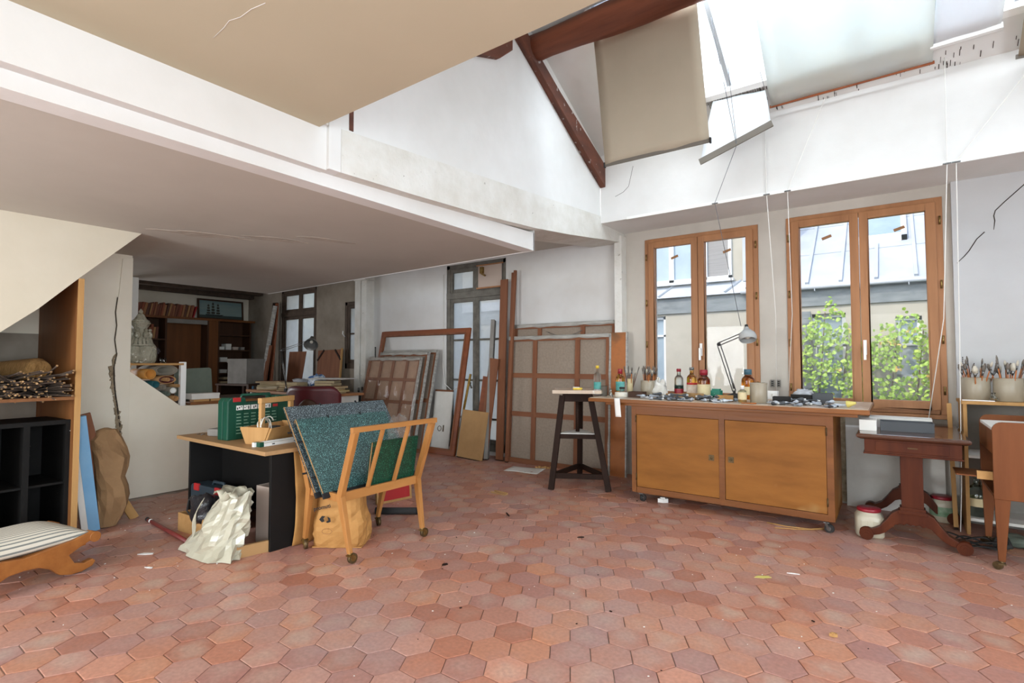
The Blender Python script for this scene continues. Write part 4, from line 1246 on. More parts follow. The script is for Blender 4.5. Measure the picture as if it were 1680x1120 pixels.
ct = thing('black_crate_shelf', 'chipped black wooden crate with four compartments', 'crate', (-5.05, 0.985, 0), rz=R(4))
B(-.22, -.32, .83, .25, .18, .85).build('top_board', 'black_paint', ct)
B(-.22, -.32, .01, .25, .18, .03).build('bottom_board', 'black_paint', ct)
for y in (-.32, -.075, .155): B(-.22, y, .03, .25, y + .024, .83).build('upright', 'black_paint', ct)
for y in (-.296, -.051): B(-.22, y, .40, .24, y + .206 if y > -.2 else y + .221, .415).build('divider', 'black_paint', ct)
B(-.225, -.32, 0, -.215, .18, .85).build('back_board', 'black_paint', ct)
for y in (-.325, -.08, .15): B(.248, y, .0, .262, y + .034, .85).build('face_batten', 'black_paint', ct)
B(.248, -.325, .825, .263, .185, .855).build('face_batten', 'black_paint', ct)

# ------------------------------------------------------------------ striped footstool
fs_ = thing('footstool', 'low carved wooden footstool with a striped cushion', 'footstool', (-4.17, 0.73, 0), rz=R(12))
fs_.scale = (1.12, 1.12, 1.18)
up_ = [(-.30, .175), (-.24, .165), (0, .125), (.24, .165), (.29, .19), (.325, .185), (.335, .16), (.32, .135), (.295, .13)]
def xleg(y):
    # scrolled side: seat rail plus two curled feet
    rail = [(-.335, .16), (-.325, .185), (-.29, .20), (-.20, .175), (0, .150), (.20, .175), (.29, .20), (.325, .185), (.335, .16), (.315, .14), (.29, .15), (.25, .135),
            (.19, .105), (.215, .06), (.26, .045), (.30, .055), (.315, .04), (.30, .018), (.25, .004), (.20, .004), (.15, .02), (.11, .06), (.06, .085), (0, .09),
            (-.06, .085), (-.11, .06), (-.15, .02), (-.20, .004), (-.25, .004), (-.30, .018), (-.315, .04), (-.30, .055), (-.26, .045), (-.215, .06), (-.19, .105), (-.25, .135), (-.29, .15), (-.315, .14)]
    return MB().prism(rail, 'x', y - .02, y + .02)
for x in (-.20, .20):
    xleg(x).build('side_frame', 'honey_oak', fs_, bevel=0.006)
    for s in (-1, 1):
        MB().tube([(x - .026, s * .308, .165), (x + .026, s * .308, .165)], .026, 14).build('scroll', 'honey_oak', fs_)
for y in (-.26, .26): MB().bar((-.20, y, .15), (.20, y, .15), .03, .045).build('seat_rail', 'honey_oak', fs_, bevel=0.003)
MB().tube([(-.20, 0, .105), (.20, 0, .105)], .014, 10).build('stretcher', 'honey_oak', fs_)
MB().sheet(lambda u, v: (-.215 + .43 * u, -.285 + .57 * v, .185 + .030 * (2 * v - 1) ** 2 * .4 + .060 * (1 - (2 * u - 1) ** 4) * (1 - (2 * v - 1) ** 4)), 16, 22, .045).build('cushion', 'stripe', fs_)

# ------------------------------------------------------------------ boards and paper sack beside the closet
t = thing('blue_board', 'tall narrow sky-blue board leaning on the closet panel', 'board', (-4.90, 1.36, 0), rot=(R(8.5), R(6), 0))
B(-.018, -.035, 0, .018, .035, .885).build('face', 'blue_board', t)
B(-.018, -.075, 0, .018, -.036, .80).build('edge_strip', 'white_card', t)
t = thing('pine_plank', 'raw pine plank leaning behind the brown paper sack', 'plank', (-5.02, 1.50, 0), rot=(R(14), R(4), 0))
B(-.012, -.05, 0, .012, .05, .90).build('plank', 'brown_wood', t)
t = thing('brace_strip', 'short pine strip wedged on the floor beside the paper sack', 'plank', (-5.02, 1.66, 0), rot=(R(28), 0, 0))
B(-.015, -.03, 0, .015, .03, .30).build('strip', 'raw_pine', t)
sk_ = thing('paper_sack', 'large crumpled brown paper sack leaning on the cracked wall', 'paper sack', (-4.93, 1.47, 0))
out = [(-.075, .0), (.04, .0), (.075, .06), (.14, .25), (.085, .36), (.13, .50), (.10, .62), (.06, .72), (-.02, .735), (-.10, .71), (-.12, .66), (-.10, .45), (-.09, .25)]
def sack(u, v):
    z = v * .735
    ys = [(z0, y0_) for y0_, z0 in [(.04, 0), (.075, .06), (.14, .25), (.085, .36), (.13, .50), (.10, .62), (.045, .735)]]
    yl = [(0, -.075), (.25, -.09), (.45, -.10), (.66, -.13), (.735, -.06)]
    def itp(tb_, z_):
        for (a0, b0), (a1, b1) in zip(tb_, tb_[1:]):
            if a0 <= z_ <= a1 + 1e-9: return b0 + (b1 - b0) * (z_ - a0) / (a1 - a0)
        return tb_[-1][1]
    yr, yl_ = itp(ys, z), itp(yl, z)
    a = 2 * math.pi * u
    n1 = noise.noise(Vector((math.cos(a) * 2.3, math.sin(a) * 2.3, z * 6))) + .5 * noise.noise(Vector((math.cos(a) * 6, math.sin(a) * 6, z * 17)))
    th_ = (.085 * math.sin(math.pi * min(1, .12 + v * .8)) + .012) * (1 + .45 * n1)
    cc = abs(math.cos(a)) ** .7 * (1 if math.cos(a) > 0 else -1)
    return ((math.sin(a)) * th_ - z * .06 + .01 * n1, (yr + yl_) / 2 + cc * (yr - yl_) / 2, z + .006)
MB().sheet(sack, 15, 10, 0, False).build('sack', 'kraft', sk_)
MB().sheet(lambda u, v: (.02 - .05 * v + .01 * math.sin(5 * u), -.10 + .15 * u, .60 + .14 * v + .02 * math.sin(4 * u)), 6, 4, .003).build('folded_flap', 'kraft', sk_)

# ------------------------------------------------------------------ shelf on the parapet with paper rolls and clay pot
ps = thing('parapet_shelf', 'small wooden shelf with a white post on the parapet', 'shelf', (-5.90, 2.05, 0.83))
B(-.13, -.24, .405, .155, .24, .425).build('board', 'raw_pine_y', ps, bevel=0.002)
B(.10, .215, 0, .15, .265, .437).build('post', 'white_paint', ps, bevel=0.004)
B(.135, -.245, .385, .158, -.21, .43).build('bracket', 'raw_pine', ps)
cp = thing('clay_pagoda_jar', 'pale glazed clay jar built up like a figured pagoda', 'sculpture', (-5.86, 1.945, 1.255))
for y, r_ in ((-.055, .072), (.035, .078), (.075, .06)):
    MB().lathe([(r_ * .72, 0), (r_ * .95, .03), (r_ * 1.02, .075), (r_ * .98, .13), (r_ * .86, .165), (r_ * .6, .185)], 18, (.02 if y > 0 else 0, y, 0)).build('globe', 'stone', cp)
MB().lathe([(.105, .165), (.118, .17), (.112, .18), (.095, .185)], 22, (0, 0, 0)).build('ledge', 'stone', cp)
b = MB()
for k in range(20):
    a = 2 * math.pi * k / 20
    b.bar((.105 * math.cos(a), .105 * math.sin(a), .175), (.088 * math.cos(a), .088 * math.sin(a), .235), .02, .012)
o = b.build('fluting', 'stone', cp); o['kind'] = 'stuff'
MB().lathe([(.085, .18), (.075, .23), (.06, .27), (.055, .34), (.07, .36), (.075, .375), (.085, .38), (.08, .395), (.05, .40)], 18).build('neck', 'stone', cp)
b = MB()
for k in range(7):
    a = 2 * math.pi * k / 7 + .3
    b.sphere((.075 * math.cos(a), .075 * math.sin(a), .27), .026, 8, 6, (1, 1, 1.5)).sphere((.078 * math.cos(a), .078 * math.sin(a), .318), .015, 8, 6)
o = b.build('figures', 'stone', cp); o['kind'] = 'stuff'
MB().lathe([(.07, .395), (.074, .405), (.05, .425), (.032, .46), (.02, .478), (.012, .48), (.02, .492), (.012, .51), (.002, .525)], 16).build('lid', 'stone', cp)
gl = thing('glass_tumbler', 'small clear glass tumbler beside the clay jar', 'glass', (-5.80, 2.125, 1.255))
MB().lathe([(.022, 0), (.028, .052), (.0255, .052), (.020, .006), (.0, .006)], 16, cap0=True, cap1=False).build('cup', 'glass', gl)
df = thing('dried_flower', 'dark dried flower head behind the glass tumbler', 'flower', (-5.92, 2.09, 1.255))
b = MB().tube([(0, 0, 0), (.005, .005, .10)], .003, 5)
for k in range(26):
    a, e = rng.uniform(0, 6.28), rng.uniform(-.4, 1.4)
    q = Vector((math.cos(a) * math.cos(e), math.sin(a) * math.cos(e), math.sin(e))) * .035
    b.sphere(Vector((.005, .005, .11)) + q, rng.uniform(.008, .014), 6, 4)
b.build('flower_head', 'dried', df)
def roll(label, m, y, z, r_, xo=0.0, flat=1.0, core=None, yaw_=0.0, L_=.40):
    """a paper roll pushed in endwise; flat widens it sideways"""
    t = thing('paper_roll', label, 'paper roll', (-5.775 + xo, y, z), group='paper rolls under the parapet shelf', rot=(0, R(90), R(yaw_)))
    t.scale = (1, flat, 1)
    w = .004
    MB().lathe([(r_, -L_), (r_, 0), (r_ - w, 0), (r_ - w, -L_ * .8), (0, -L_ * .8)], 22, cap0=True, cap1=False).build('outer_layer', m, t)
    q = .80 if r_ > .03 else .62
    MB().lathe([(r_ * q, -L_ * .9), (r_ * q, -.004), (r_ * q - w, -.004), (r_ * q - w, -L_ * .7), (0, -L_ * .7)], 18, cap0=True, cap1=False).build('inner_layer', core or m, t)
roll('wide flattened grey-brown paper roll directly below the parapet shelf', 'roll_grey', 2.145, 1.186, .052, -.01, 2.05)
roll('orange paper roll with an open end under the shelf', 'roll_orange', 2.0, 1.150, .050, .02)
roll('flattened maroon-lined paper roll under the wide grey one', 'roll_tan', 2.165, 1.092, .040, -.03, 2.0, 'maroon')
roll('slim tan paper roll poking out of the maroon-lined one', 'roll_tan', 2.15, 1.095, .020, .03)
roll('teal paper roll low on the sloping parapet', 'roll_teal', 2.052, 1.050, .033, .01)
roll('small grey paper roll right of the teal one', 'roll_grey', 2.125, 1.020, .024, .0)
roll('small brown cardboard tube near the white post', 'cardboard', 2.243, 1.030, .017, .02)
roll('thick grey roll with a white core', 'roll_grey', 2.205, .985, .034, .015, 1.0, 'paper')
roll('small grey-green roll near the bottom', 'canvas_sage', 2.165, .955, .024, .0)
roll('pale tan roll lowest beside the white post', 'roll_tan', 2.225, .905, .028, .02)
t = thing('pine_ledge_board', 'varnished wooden ledge board on the parapet', 'board', (-5.80, 2.62, .832))
B(-.10, -.27, 0, .075, .42, .03).build('board', 'oak_panel', t, bevel=0.003)
t = thing('wooden_stretcher_bundle', 'two short pale wooden bars lying on the ledge board', 'wood', (-5.77, 2.54, .862))
B(-.06, -.155, 0, .03, -.005, .022).build('bar', 'raw_pine_y', t, bevel=0.002)
B(-.06, .01, 0, .03, .20, .022).build('bar', 'raw_pine_y', t, bevel=0.002)
t = thing('white_box', 'flat white cardboard box lying on the parapet ledge', 'box', (-5.80, 2.50, .885))
B(-.10, -.13, 0, .05, .14, .055).build('box_body', 'white_card', t, bevel=0.002)
B(-.103, -.133, .036, .053, .143, .058).build('box_lid', 'white_card', t, bevel=0.002)
t = thing('sage_painting', 'unframed sage green canvas standing behind the parapet', 'painting', (-6.15, 2.56, .86), rot=(0, R(-6), R(3)))
MB().prism([(-.19, 0), (.19, 0), (.185, .33), (.16, .345), (.04, .34), (-.19, .33)], 'x', -.012, .012).build('cloth', 'canvas_sage', t)
t = thing('side_counter', 'dark counter board running behind the parapet', 'counter', (-6.25, 2.6, 0))
B(-.42, -.65, .83, .36, .75, .86).build('board', 'bookcase', t)
for y in (-.6, .68): B(-.40, y, 0, .30, y + .03, .83).build('side_panel', 'bookcase', t)

# ------------------------------------------------------------------ things on the black desk
def T(name, label, cat, loc, rz_=0.0, group=None): return thing(name, label, cat, loc, rz_, group)
a = math.atan2(.50, -.03)
gc = T('tool_case', 'green plastic tool case with a handle standing on the black desk', 'tool case', (-4.12, 2.17, .68), R(97))
def rr(x0_, x1_, z0_, z1_, r_, n_=5):
    p_ = []
    for cx, cz, a0 in ((x1_ - r_, z0_ + r_, -90), (x1_ - r_, z1_ - r_, 0), (x0_ + r_, z1_ - r_, 90), (x0_ + r_, z0_ + r_, 180)):
        for k in range(n_): p_.append((cx + r_ * math.cos(R(a0 + 90 * k / (n_ - 1))), cz + r_ * math.sin(R(a0 + 90 * k / (n_ - 1)))))
    return p_
for y0_, y1_ in ((-.062, -.002), (.002, .062)):
    MB().prism([(-.27, .0), (.27, 0), (.27, .29), (.25, .315), (.13, .315), (.12, .275), (-.12, .275), (-.13, .315), (-.25, .315), (-.27, .29)], 'y', y0_, y1_).build('shell', 'green_plastic', gc, bevel=0.008)
MB().tube([(-.13, 0, .295), (-.12, 0, .33), (.12, 0, .33), (.13, 0, .295)], .011, 8).build('handle', 'green_plastic', gc)
for k in range(7): B(-.205 + k * .06, -.066, .03, -.152 + k * .06, -.060, .262).build('label_column', 'green_plastic', gc)
pic = [M['paper'], M['ink'], M['cardboard']]
for k in range(5): B(-.205 + k * .06, -.0675, .222, -.153 + k * .06, -.0655, .256).build('picture_label', M['paper'], gc)
for k in range(5):
    for q in range(3):
        B(-.20 + k * .06 + q * .015, -.0685, .226 + .008 * ((k + q) % 3), -.192 + k * .06 + q * .015, -.067, .242 + .004 * q).build('picture_mark', 'ink', gc)
for k in range(6):
    for q in range(7):
        if rng.random() < .9: B(-.203 + k * .06, -.0672, .045 + q * .024, -.203 + k * .06 + rng.uniform(.028, .046), -.0655, .049 + q * .024).build('printed_line', 'pale_green', gc)
B(.105, -.0675, .228, .15, -.0655, .25).build('brand_plate', 'red_plastic', gc)
for x in (-.20, .20): B(x - .03, -.068, .285, x + .03, -.058, .317).build('latch', 'green_plastic' if x > 0 else 'red_plastic', gc)

cd = T('wooden_caddy', 'open wooden tool caddy with an upright handle on the desk', 'tool caddy', (-3.79, 2.16, .68), R(112))
def trough(b_, h_):
    return b_
for s in (-1, 1):
    MB().prism([(s * .07, 0), (s * .085, 0), (s * .135, .115), (s * .118, .115)], 'x', -.22, .22).build('side_board', 'raw_pine', cd)
    MB().prism([(-.07, 0), (.07, 0), (.12, .12), (-.12, .12)], 'x', s * .222 - .006, s * .222 + .006).build('end_board', 'raw_pine', cd)
    MB().box(s * .16 - .02, -.012, 0, s * .16 + .02, .012, .30).build('handle_post', 'raw_pine', cd, bevel=0.002)
MB().box(-.185, -.018, .285, .185, .018, .325).build('handle_bar', 'raw_pine', cd, bevel=0.005)
B(-.22, -.072, 0, .22, .072, .01).build('bottom_board', 'raw_pine', cd)
cbk = T('cable_coil', 'coil of white electric cable in the wooden caddy', 'cable', (-3.74, 2.06, .70), R(112))
pts = []
for k in range(70):
    t_ = k / 69 * 5.5 * math.pi
    pts.append((.085 * math.cos(t_) - .02, .035 * math.sin(t_ * 1.13), .10 + .055 * math.sin(t_ * .93 + .6) + .012 * math.sin(t_ * 3.1)))
MB().tube(pts, .0045, 6).build('cable', 'white_plastic', cbk)
MB().box(.06, -.03, .03, .11, .03, .09).build('plug', 'rubber', cbk, bevel=0.006)
t = T('drawer_slides', 'pair of white metal drawer slides lying at the desk edge', 'drawer slides', (-3.60, 2.09, .68), R(97))
B(-.19, -.035, 0, .20, -.008, .022).build('rail', 'white_paint', t); B(-.21, .004, 0, .18, .03, .03).build('rail', 'white_paint', t)
for x in (-.10, .08): B(x, -.037, .008, x + .02, -.034, .015).build('slot', 'ink', t)
B(-.195, -.036, 0, -.165, .03, .032).build('end_block', 'green_plastic', t)
t = T('grey_stone_block', 'rough grey stone block lying left of the green tool case', 'stone', (-4.33, 2.02, .68), R(20))
MB().box(-.11, -.05, 0, .10, .05, .058).build('block', 'grey_board', t, bevel=0.015)
t = T('glass_phial', 'small clear glass bottle behind the grey stone block', 'bottle', (-4.42, 2.16, .68))
MB().lathe([(.022, 0), (.024, .01), (.024, .075), (.012, .095), (.011, .12), (.014, .125), (.009, .125), (.008, .096), (.02, .073), (.02, .006), (0, .006)], 14, cap1=False).build('body', 'glass', t)
MB().lathe([(.009, .118), (.010, .135), (0, .136)], 10).build('stopper', 'white_plastic', t)
t = T('screw_pile', 'few loose screws and bits left of the stone block', 'screws', (-4.52, 1.97, .68))
for k in range(7):
    x, y, r_ = rng.uniform(-.06, .06), rng.uniform(-.05, .05), rng.uniform(0, 3)
    MB().tube([(x, y, .004), (x + .025 * math.cos(r_), y + .025 * math.sin(r_), .004)], .003, 5).build('screw', 'steel', t)

# ------------------------------------------------------------------ under and around the desk
pc = T('power_tool_case', 'dark blue-grey power tool case with red latches under the desk', 'tool case', (-4.285, 1.985, 0), R(4))
MB().prism(rr(-.30, .30, .005, .30, .035), 'y', -.07, .06).build('shell', 'navy_plastic', pc, bevel=0.01)
MB().tube([(-.09, -.005, .29), (-.07, -.005, .325), (.07, -.005, .325), (.09, -.005, .29)], .012, 8).build('handle', 'navy_plastic', pc)
for x in (-.20, .10): B(x - .035, -.08, .255, x + .035, -.062, .31).build('latch', 'red_plastic', pc, bevel=0.004)
B(-.17, -.075, .17, -.08, -.068, .18).build('badge', 'red_plastic', pc)
B(-.302, -.05, .08, -.295, -.02, .22).build('label', 'paper', pc)
wx = T('pine_box', 'small open pine box in front of the power tool case', 'box', (-4.235, 1.80, 0), R(4))
for y in (-.055, .045): B(-.16, y, 0, .20, y + .01, .135).build('side', 'raw_pine_y', wx, bevel=0.001)
for x in (-.16, .19): B(x, -.045, 0, x + .01, .045, .135).build('end', 'raw_pine', wx)
B(-.15, -.045, 0, .19, .045, .008).build('bottom', 'raw_pine', wx)
def crumple(name, m, parent, c, sx_, sy_, sz_, seed, n_=20, m_=14, amp=.25, thick=0):
    def fn(u, v):
        a_ = 2 * math.pi * u; e_ = math.pi * (v - .5)
        d_ = Vector((math.cos(a_) * math.cos(e_), math.sin(a_) * math.cos(e_), math.sin(e_)))
        k_ = 1 + amp * noise.noise(d_ * 1.7 + Vector((seed, 0, 0))) + amp * .55 * noise.noise(d_ * 4.2 + Vector((0, seed, 0))) + amp * .25 * noise.noise(d_ * 9 + Vector((0, 0, seed)))
        sq = max(abs(d_.x), abs(d_.y), abs(d_.z)) ** -.35
        p_ = Vector((d_.x * sx_, d_.y * sy_, d_.z * sz_)) * k_ * sq
        p_.z = max(p_.z, -sz_ * .92)
        return (c[0] + p_.x, c[1] + p_.y, c[2] + p_.z)
    return MB().sheet(fn, n_, m_).build(name, m, parent)
t = T('black_plastic_bag', 'crumpled black plastic bag sitting in the pine box', 'bag', (-4.12, 1.80, .01))
crumple('bag', 'black_bag', t, (-.02, .0, .17), .12, .07, .11, 3.1)
MB().tube([(-.09, -.05, .12), (-.14, -.06, .16), (-.11, -.06, .24), (-.03, -.05, .28)], .006, 6).build('strap', 'rubber', t)
t = T('cream_plastic_bag', 'glossy crumpled cream plastic bag on the floor in front of the desk', 'bag', (-3.66, 1.72, 0), R(2))
def bagf(u, v):
    a_ = 2 * math.pi * u
    c_, s_ = math.cos(a_), math.sin(a_)
    z = .004 + .40 * v
    w_ = .235 - .10 * v
    d_ = .125 - .045 * v
    q_ = Vector((c_ * 1.5, s_ * 1.5, v * 2.2))
    ridge = abs(noise.noise(q_ * 1.3 + Vector((3, 1, 0)))) * .55 + abs(noise.noise(q_ * 3.1)) * .20
    k_ = .84 + ridge + .06 * noise.noise(q_ * 7)
    foot = .07 * max(0, 1 - v * 3.0) * max(0, -c_)
    return (c_ * w_ * k_ + .09 * v - foot, s_ * d_ * k_ - .05 * (1 - v) + .05 * v, z + .03 * noise.noise(q_ * 2.1) * v)
MB().sheet(bagf, 26, 13, 0, False).build('bag', 'cream_bag', t)
MB().sheet(lambda u, v: (-.02 + .22 * u + .03 * math.sin(7 * v), -.06 + .14 * v, .39 + .03 * math.sin(9 * u + 3 * v) + .02 * v), 10, 6, .003).build('open_mouth', 'cream_bag', t)
MB().sheet(lambda u, v: (-.02 - .17 * v + .05 * u, -.135 - .02 * math.sin(5 * v), .33 - .28 * v + .06 * u), 5, 8, .003).build('side_fold', 'cream_bag', t)
t = T('pine_strip', 'pale pine board lying on edge under the desk corner', 'board', (-3.44, 1.81, 0), R(78))
B(-.115, -.012, 0, .16, .012, .075).build('board', 'cardboard', t, bevel=0.002)
t = T('pink_cardboard_box', 'open pinkish cardboard box under the back of the desk', 'box', (-3.56, 2.03, 0), R(6))
for x0_, y0_, x1_, y1_ in ((-.10, -.08, .10, -.075), (-.10, .075, .10, .08), (-.10, -.08, -.095, .08), (.095, -.08, .10, .08)): B(x0_, y0_, 0, x1_, y1_, .40).build('wall', 'pink_board', t)
t = T('red_tube', 'red metal tube lying on the tiles in front of the desk', 'tube', (-4.37, 1.665, .0), R(-3))
MB().tube([(-.44, 0, .016), (.40, 0, .016)], .015, 12).build('barrel', 'red_metal', t)
MB().tube([(.40, 0, .016), (.415, 0, .016), (.455, 0, .016)], [.012, .0165, .0165], 12).build('red_cap', 'red_plastic', t)
MB().tube([(-.475, 0, .016), (-.44, 0, .016)], .0155, 12).build('black_cap', 'rubber', t)
MB().tube([(-.40, 0, .016), (-.375, 0, .016)], .0156, 12).build('white_band', 'white_paint', t)

M['paper_old'] = mat('yellowed pages', 'CDBB97', 'BBA780', scale=30, stretch=(1, 1, 8), rough=0.9)
M['yellow_p'] = mat('pale yellow cover', 'CDBF6A', rough=0.7)
M['gilt'] = mat('gilt moulding', 'A8863C', '7E5F28', scale=18, rough=0.4, metal=0.6)
M['grey_rag'] = mat('grey-white rag', 'B9BABD', '9FA2A8', scale=6, rough=0.9, bump=0.4)
M['lamp_pale'] = mat('pale grey enamel', 'A9ABAA', rough=0.25)

# ------------------------------------------------------------------ sack and papers around the portfolio rack
M['film_clear'] = M['film']
sb = T('kraft_sack', 'printed brown paper sack standing under the portfolio rack', 'paper sack', (-3.16, 2.30, 0), R(35))
def sackf(u, v):
    a_ = 2 * math.pi * u
    c_, s_ = math.cos(a_), math.sin(a_)
    sq = (abs(c_) ** 4 + abs(s_) ** 4) ** -.25
    k_ = 1 + .05 * noise.noise(Vector((c_ * 2, s_ * 2, v * 4))) + .11 * noise.noise(Vector((c_ * 4, s_ * 4, v * 8))) * (1 if v < .62 else .25)
    bulge = .88 + .14 * math.sin(math.pi * min(1, v * 1.3 + .1)) - .05 * v
    return (c_ * sq * .185 * k_ * bulge, s_ * sq * .125 * k_ * bulge, .004 + .365 * v + .012 * noise.noise(Vector((c_ * 3, s_ * 3, 9))) * v)
MB().sheet(sackf, 30, 13, 0, False).build('sack', 'kraft_bag', sb)
MB().box(-.17, -.11, .004, .17, .11, .01).build('bottom', 'kraft_bag', sb)
def on_sack(x, z, w_, h_, n_='print'):
    MB().add([(x, -.139, z), (x + w_, -.139, z + w_ * .18), (x + w_, -.139, z + h_ + w_ * .18), (x, -.139, z + h_)], [(0, 1, 2, 3)]).build(n_, 'ink', sb)
def lettering(txt, parent, loc, rot, size, m, name='printed_word'):
    cu = bpy.data.curves.new(name, 'FONT'); cu.body = txt; cu.size = size; cu.extrude = .0004; cu.offset = .0008
    cu.materials.append(M[m])
    f_ = bpy.data.objects.new(name, cu); COL.objects.link(f_)
    me_ = bpy.data.meshes.new_from_object(f_.evaluated_get(bpy.context.evaluated_depsgraph_get()))
    bpy.data.objects.remove(f_)
    o_ = bpy.data.objects.new(name, me_); COL.objects.link(o_); o_.parent = parent; o_.location = loc; o_.rotation_euler = rot
    return o_
lettering('promuti', sb, (-.145, -.1475, .262), (R(90), R(-12), 0), .036, 'ink')
MB().prism([(-.108, .205), (-.09, .228), (-.066, .226), (-.080, .212), (-.072, .192), (-.09, .186)], 'y', -.1485, -.146).build('printed_mark', 'ink', sb)
MB().prism([(-.052, .222), (-.034, .214), (-.030, .190), (-.050, .182), (-.062, .188), (-.045, .200)], 'y', -.1485, -.146).build('printed_mark', 'ink', sb)
MB().tube([(-.055 + .034 * math.cos(t * .39), -.147, .125 + .018 * math.sin(t * .39)) for t in range(17)], .0012, 4).build('printed_oval', 'brown_wood', sb)
t = T('kraft_sheet', 'tall crumpled brown paper sheet between desk and rack', 'paper', (-3.365, 2.16, 0), R(0))
MB().sheet(lambda u, v: (.006 * math.sin(9 * v + 4 * u) + .012 * noise.noise(Vector((u * 3, v * 5, 1))), -.10 + .16 * u + .03 * (1 - v) * (u - .5) + .02 * math.sin(4 * v), .005 + .66 * v), 8, 18, .004).build('sheet', 'kraft_bag', t)
t = T('red_canvas', 'small red painted canvas standing on the floor behind the rack', 'canvas', (-3.70, 3.25, 0), R(80))
t.rotation_euler = (R(-6), 0, R(80))
B(-.16, 0, .02, .16, .018, .22).build('painted_face', 'red_plastic', t)
frame_ring(MB(), .18, .24, .02, 0, -.004, .022).build('frame', 'raw_pine', t)
t = T('black_tube', 'black cardboard tube lying on the tiles behind the rack', 'tube', (-3.38, 2.99, .028), R(36))
MB().tube([(-.17, 0, 0), (.17, 0, 0)], .028, 16).build('tube', 'rubber', t)
for s in (-1, 1): MB().tube([(s * .168, 0, 0), (s * .176, 0, 0)], .0292, 16).build('end_cap', 'black_tape', t)
t = T('yellow_ring', 'small yellow plastic ring on the tiles beside the rack', 'ring', (-2.87, 2.80, .002))
M['yellow'] = mat('yellow plastic', 'C9B23A', rough=0.4)
MB().lathe([(.016, 0), (.024, 0), (.024, .008), (.016, .008), (.016, 0)], 18, cap0=False, cap1=False).build('ring', 'yellow', t)
t = T('film_bundle', 'clear plastic film bundle tucked into the far end of the rack', 'plastic film', (-3.13, 2.78, .42))
crumple('film', 'film', t, (0, 0, .22), .07, .09, .20, 8.2, amp=.3)

# ------------------------------------------------------------------ boards and planks by the french window
def plank(name, label, x, y, h, w, th, ldeg, m='brown_wood', ry=0.0, rz_=0.0, cat='plank'):
    t_ = thing(name, label, cat, (x, y, 0), rot=(R(-ldeg), R(ry), R(rz_)))
    B(-w / 2, -th / 2, 0, w / 2, th / 2, h).build('board', m, t_, bevel=0.0015)
    B(-w / 2 - .001, -th / 2 - .001, 0, w / 2 + .001, th / 2 + .001, .012).build('end_grain', 'dark_oak', t_)
    return t_
plank('tall_plank', 'widest of the tall brown planks beside the largest canvas', -4.13, 5.37, 2.36, .115, .022, 3.2, ry=-.5)
plank('tall_plank', 'slim tall batten in the middle of the tall plank group', -4.035, 5.395, 2.44, .035, .03, 3.0, ry=.3)
plank('tall_plank', 'rightmost tall batten touching the largest canvas', -3.985, 5.33, 2.46, .035, .03, 3.6, ry=.6)
plank('grey_board', 'grey-edged dark board leaning left of the tall planks', -4.32, 5.34, 1.83, .05, .16, 4.6, 'grey_board', ry=2.2, rz_=30, cat='board')
plank('brown_board', 'brown board leaning in front of the grey-edged one', -4.36, 5.30, 1.32, .15, .02, 4.0, ry=5.5, cat='board')
plank('short_plank', 'short reddish plank behind the square fibreboard', -4.52, 5.36, 1.08, .10, .02, 5.0, 'frame_red', ry=5.5)
plank('fibreboard', 'square tan fibreboard sheet leaning low by the french window', -4.50, 5.20, .63, .44, .012, 9, 'cardboard', ry=2.5, cat='board')
B(-.222, -.008, 0, -.214, .008, .632).build('edge', 'grey_board', bpy.data.objects['fibreboard'])
plank('gilt_strip', 'thin gilt moulding strip leaning on the big empty frame', -4.88, 5.35, 1.12, .03, .018, 6, 'gilt', ry=9, cat='moulding')
t = T('steel_rod', 'thin dark rod hanging on the wall beside the white post', 'rod', (-6.86, 5.585, 1.14))
MB().tube([(0, 0, 0), (0, 0, .36)], .008, 8).build('rod', 'rubber', t)
MB().sphere((0, 0, .36), .011, 8, 6).build('tip', 'rubber', t)
t = T('wall_socket', 'small black socket on the wall by the white post', 'socket', (-6.99, 5.43, .83))
B(-.02, 0, -.03, .02, .012, .03).build('plate', 'rubber', t); B(-.008, -.004, -.012, .008, 0, .012).build('face', 'black_tape', t)

# ------------------------------------------------------------------ side room: bookcase, books, painting
bc = T('bookcase', 'tall dark bookcase with a door bay in the side room', 'bookcase', (-10.675, 4.55, 0))
D0, D1 = -.30, 0.0
for y in (-1.02, -.62, .10, .30, .92): B(D0, y, 0, D1, y + .03, 2.06).build('upright', 'bookcase', bc)
B(D0, -1.02, 2.06, D1 + .02, 1.02, 2.10).build('top_board', 'door_wood', bc)
B(D0, -.59, .0, D0 + .03, .10, 2.0).build('door', 'door_wood', bc)
B(D1 - .02, .13, 0, D1, .30, 2.06).build('pilaster', 'door_wood', bc)
B(D1 - .04, -.59, 1.98, D1, .10, 2.06).build('valance', 'grey_board', bc)
for z in (.45, .80, 1.02, 1.24, 1.48, 1.78): B(D0, .33, z, D1, .92, z + .025).build('shelf_board', 'bookcase', bc)
for z in (1.66, 1.20, .8): B(D0, -.99, z, D1, -.62, z + .025).build('shelf_board', 'bookcase', bc)
B(D0 - .01, -1.02, 0, D0, 1.0, 2.06).build('back_panel', 'bookcase', bc)
def book(label, loc, size, m, group, rot=(0, 0, 0)):
    t_ = thing('book', label, 'book', loc, group=group, rot=rot)
    w_, d_, h_ = size
    b_ = MB().box(0, -w_ / 2, 0, d_, -w_ / 2 + .003, h_).box(0, w_ / 2 - .003, 0, d_, w_ / 2, h_).box(d_ - .004, -w_ / 2 + .003, 0, d_, w_ / 2 - .003, h_)
    b_.build('cover', m, t_)
    B(.004, -w_ / 2 + .003, .004, d_ - .004, w_ / 2 - .003, h_ - .005).build('pages', 'paper_old', t_)
    return t_
y = 3.52
k = 0
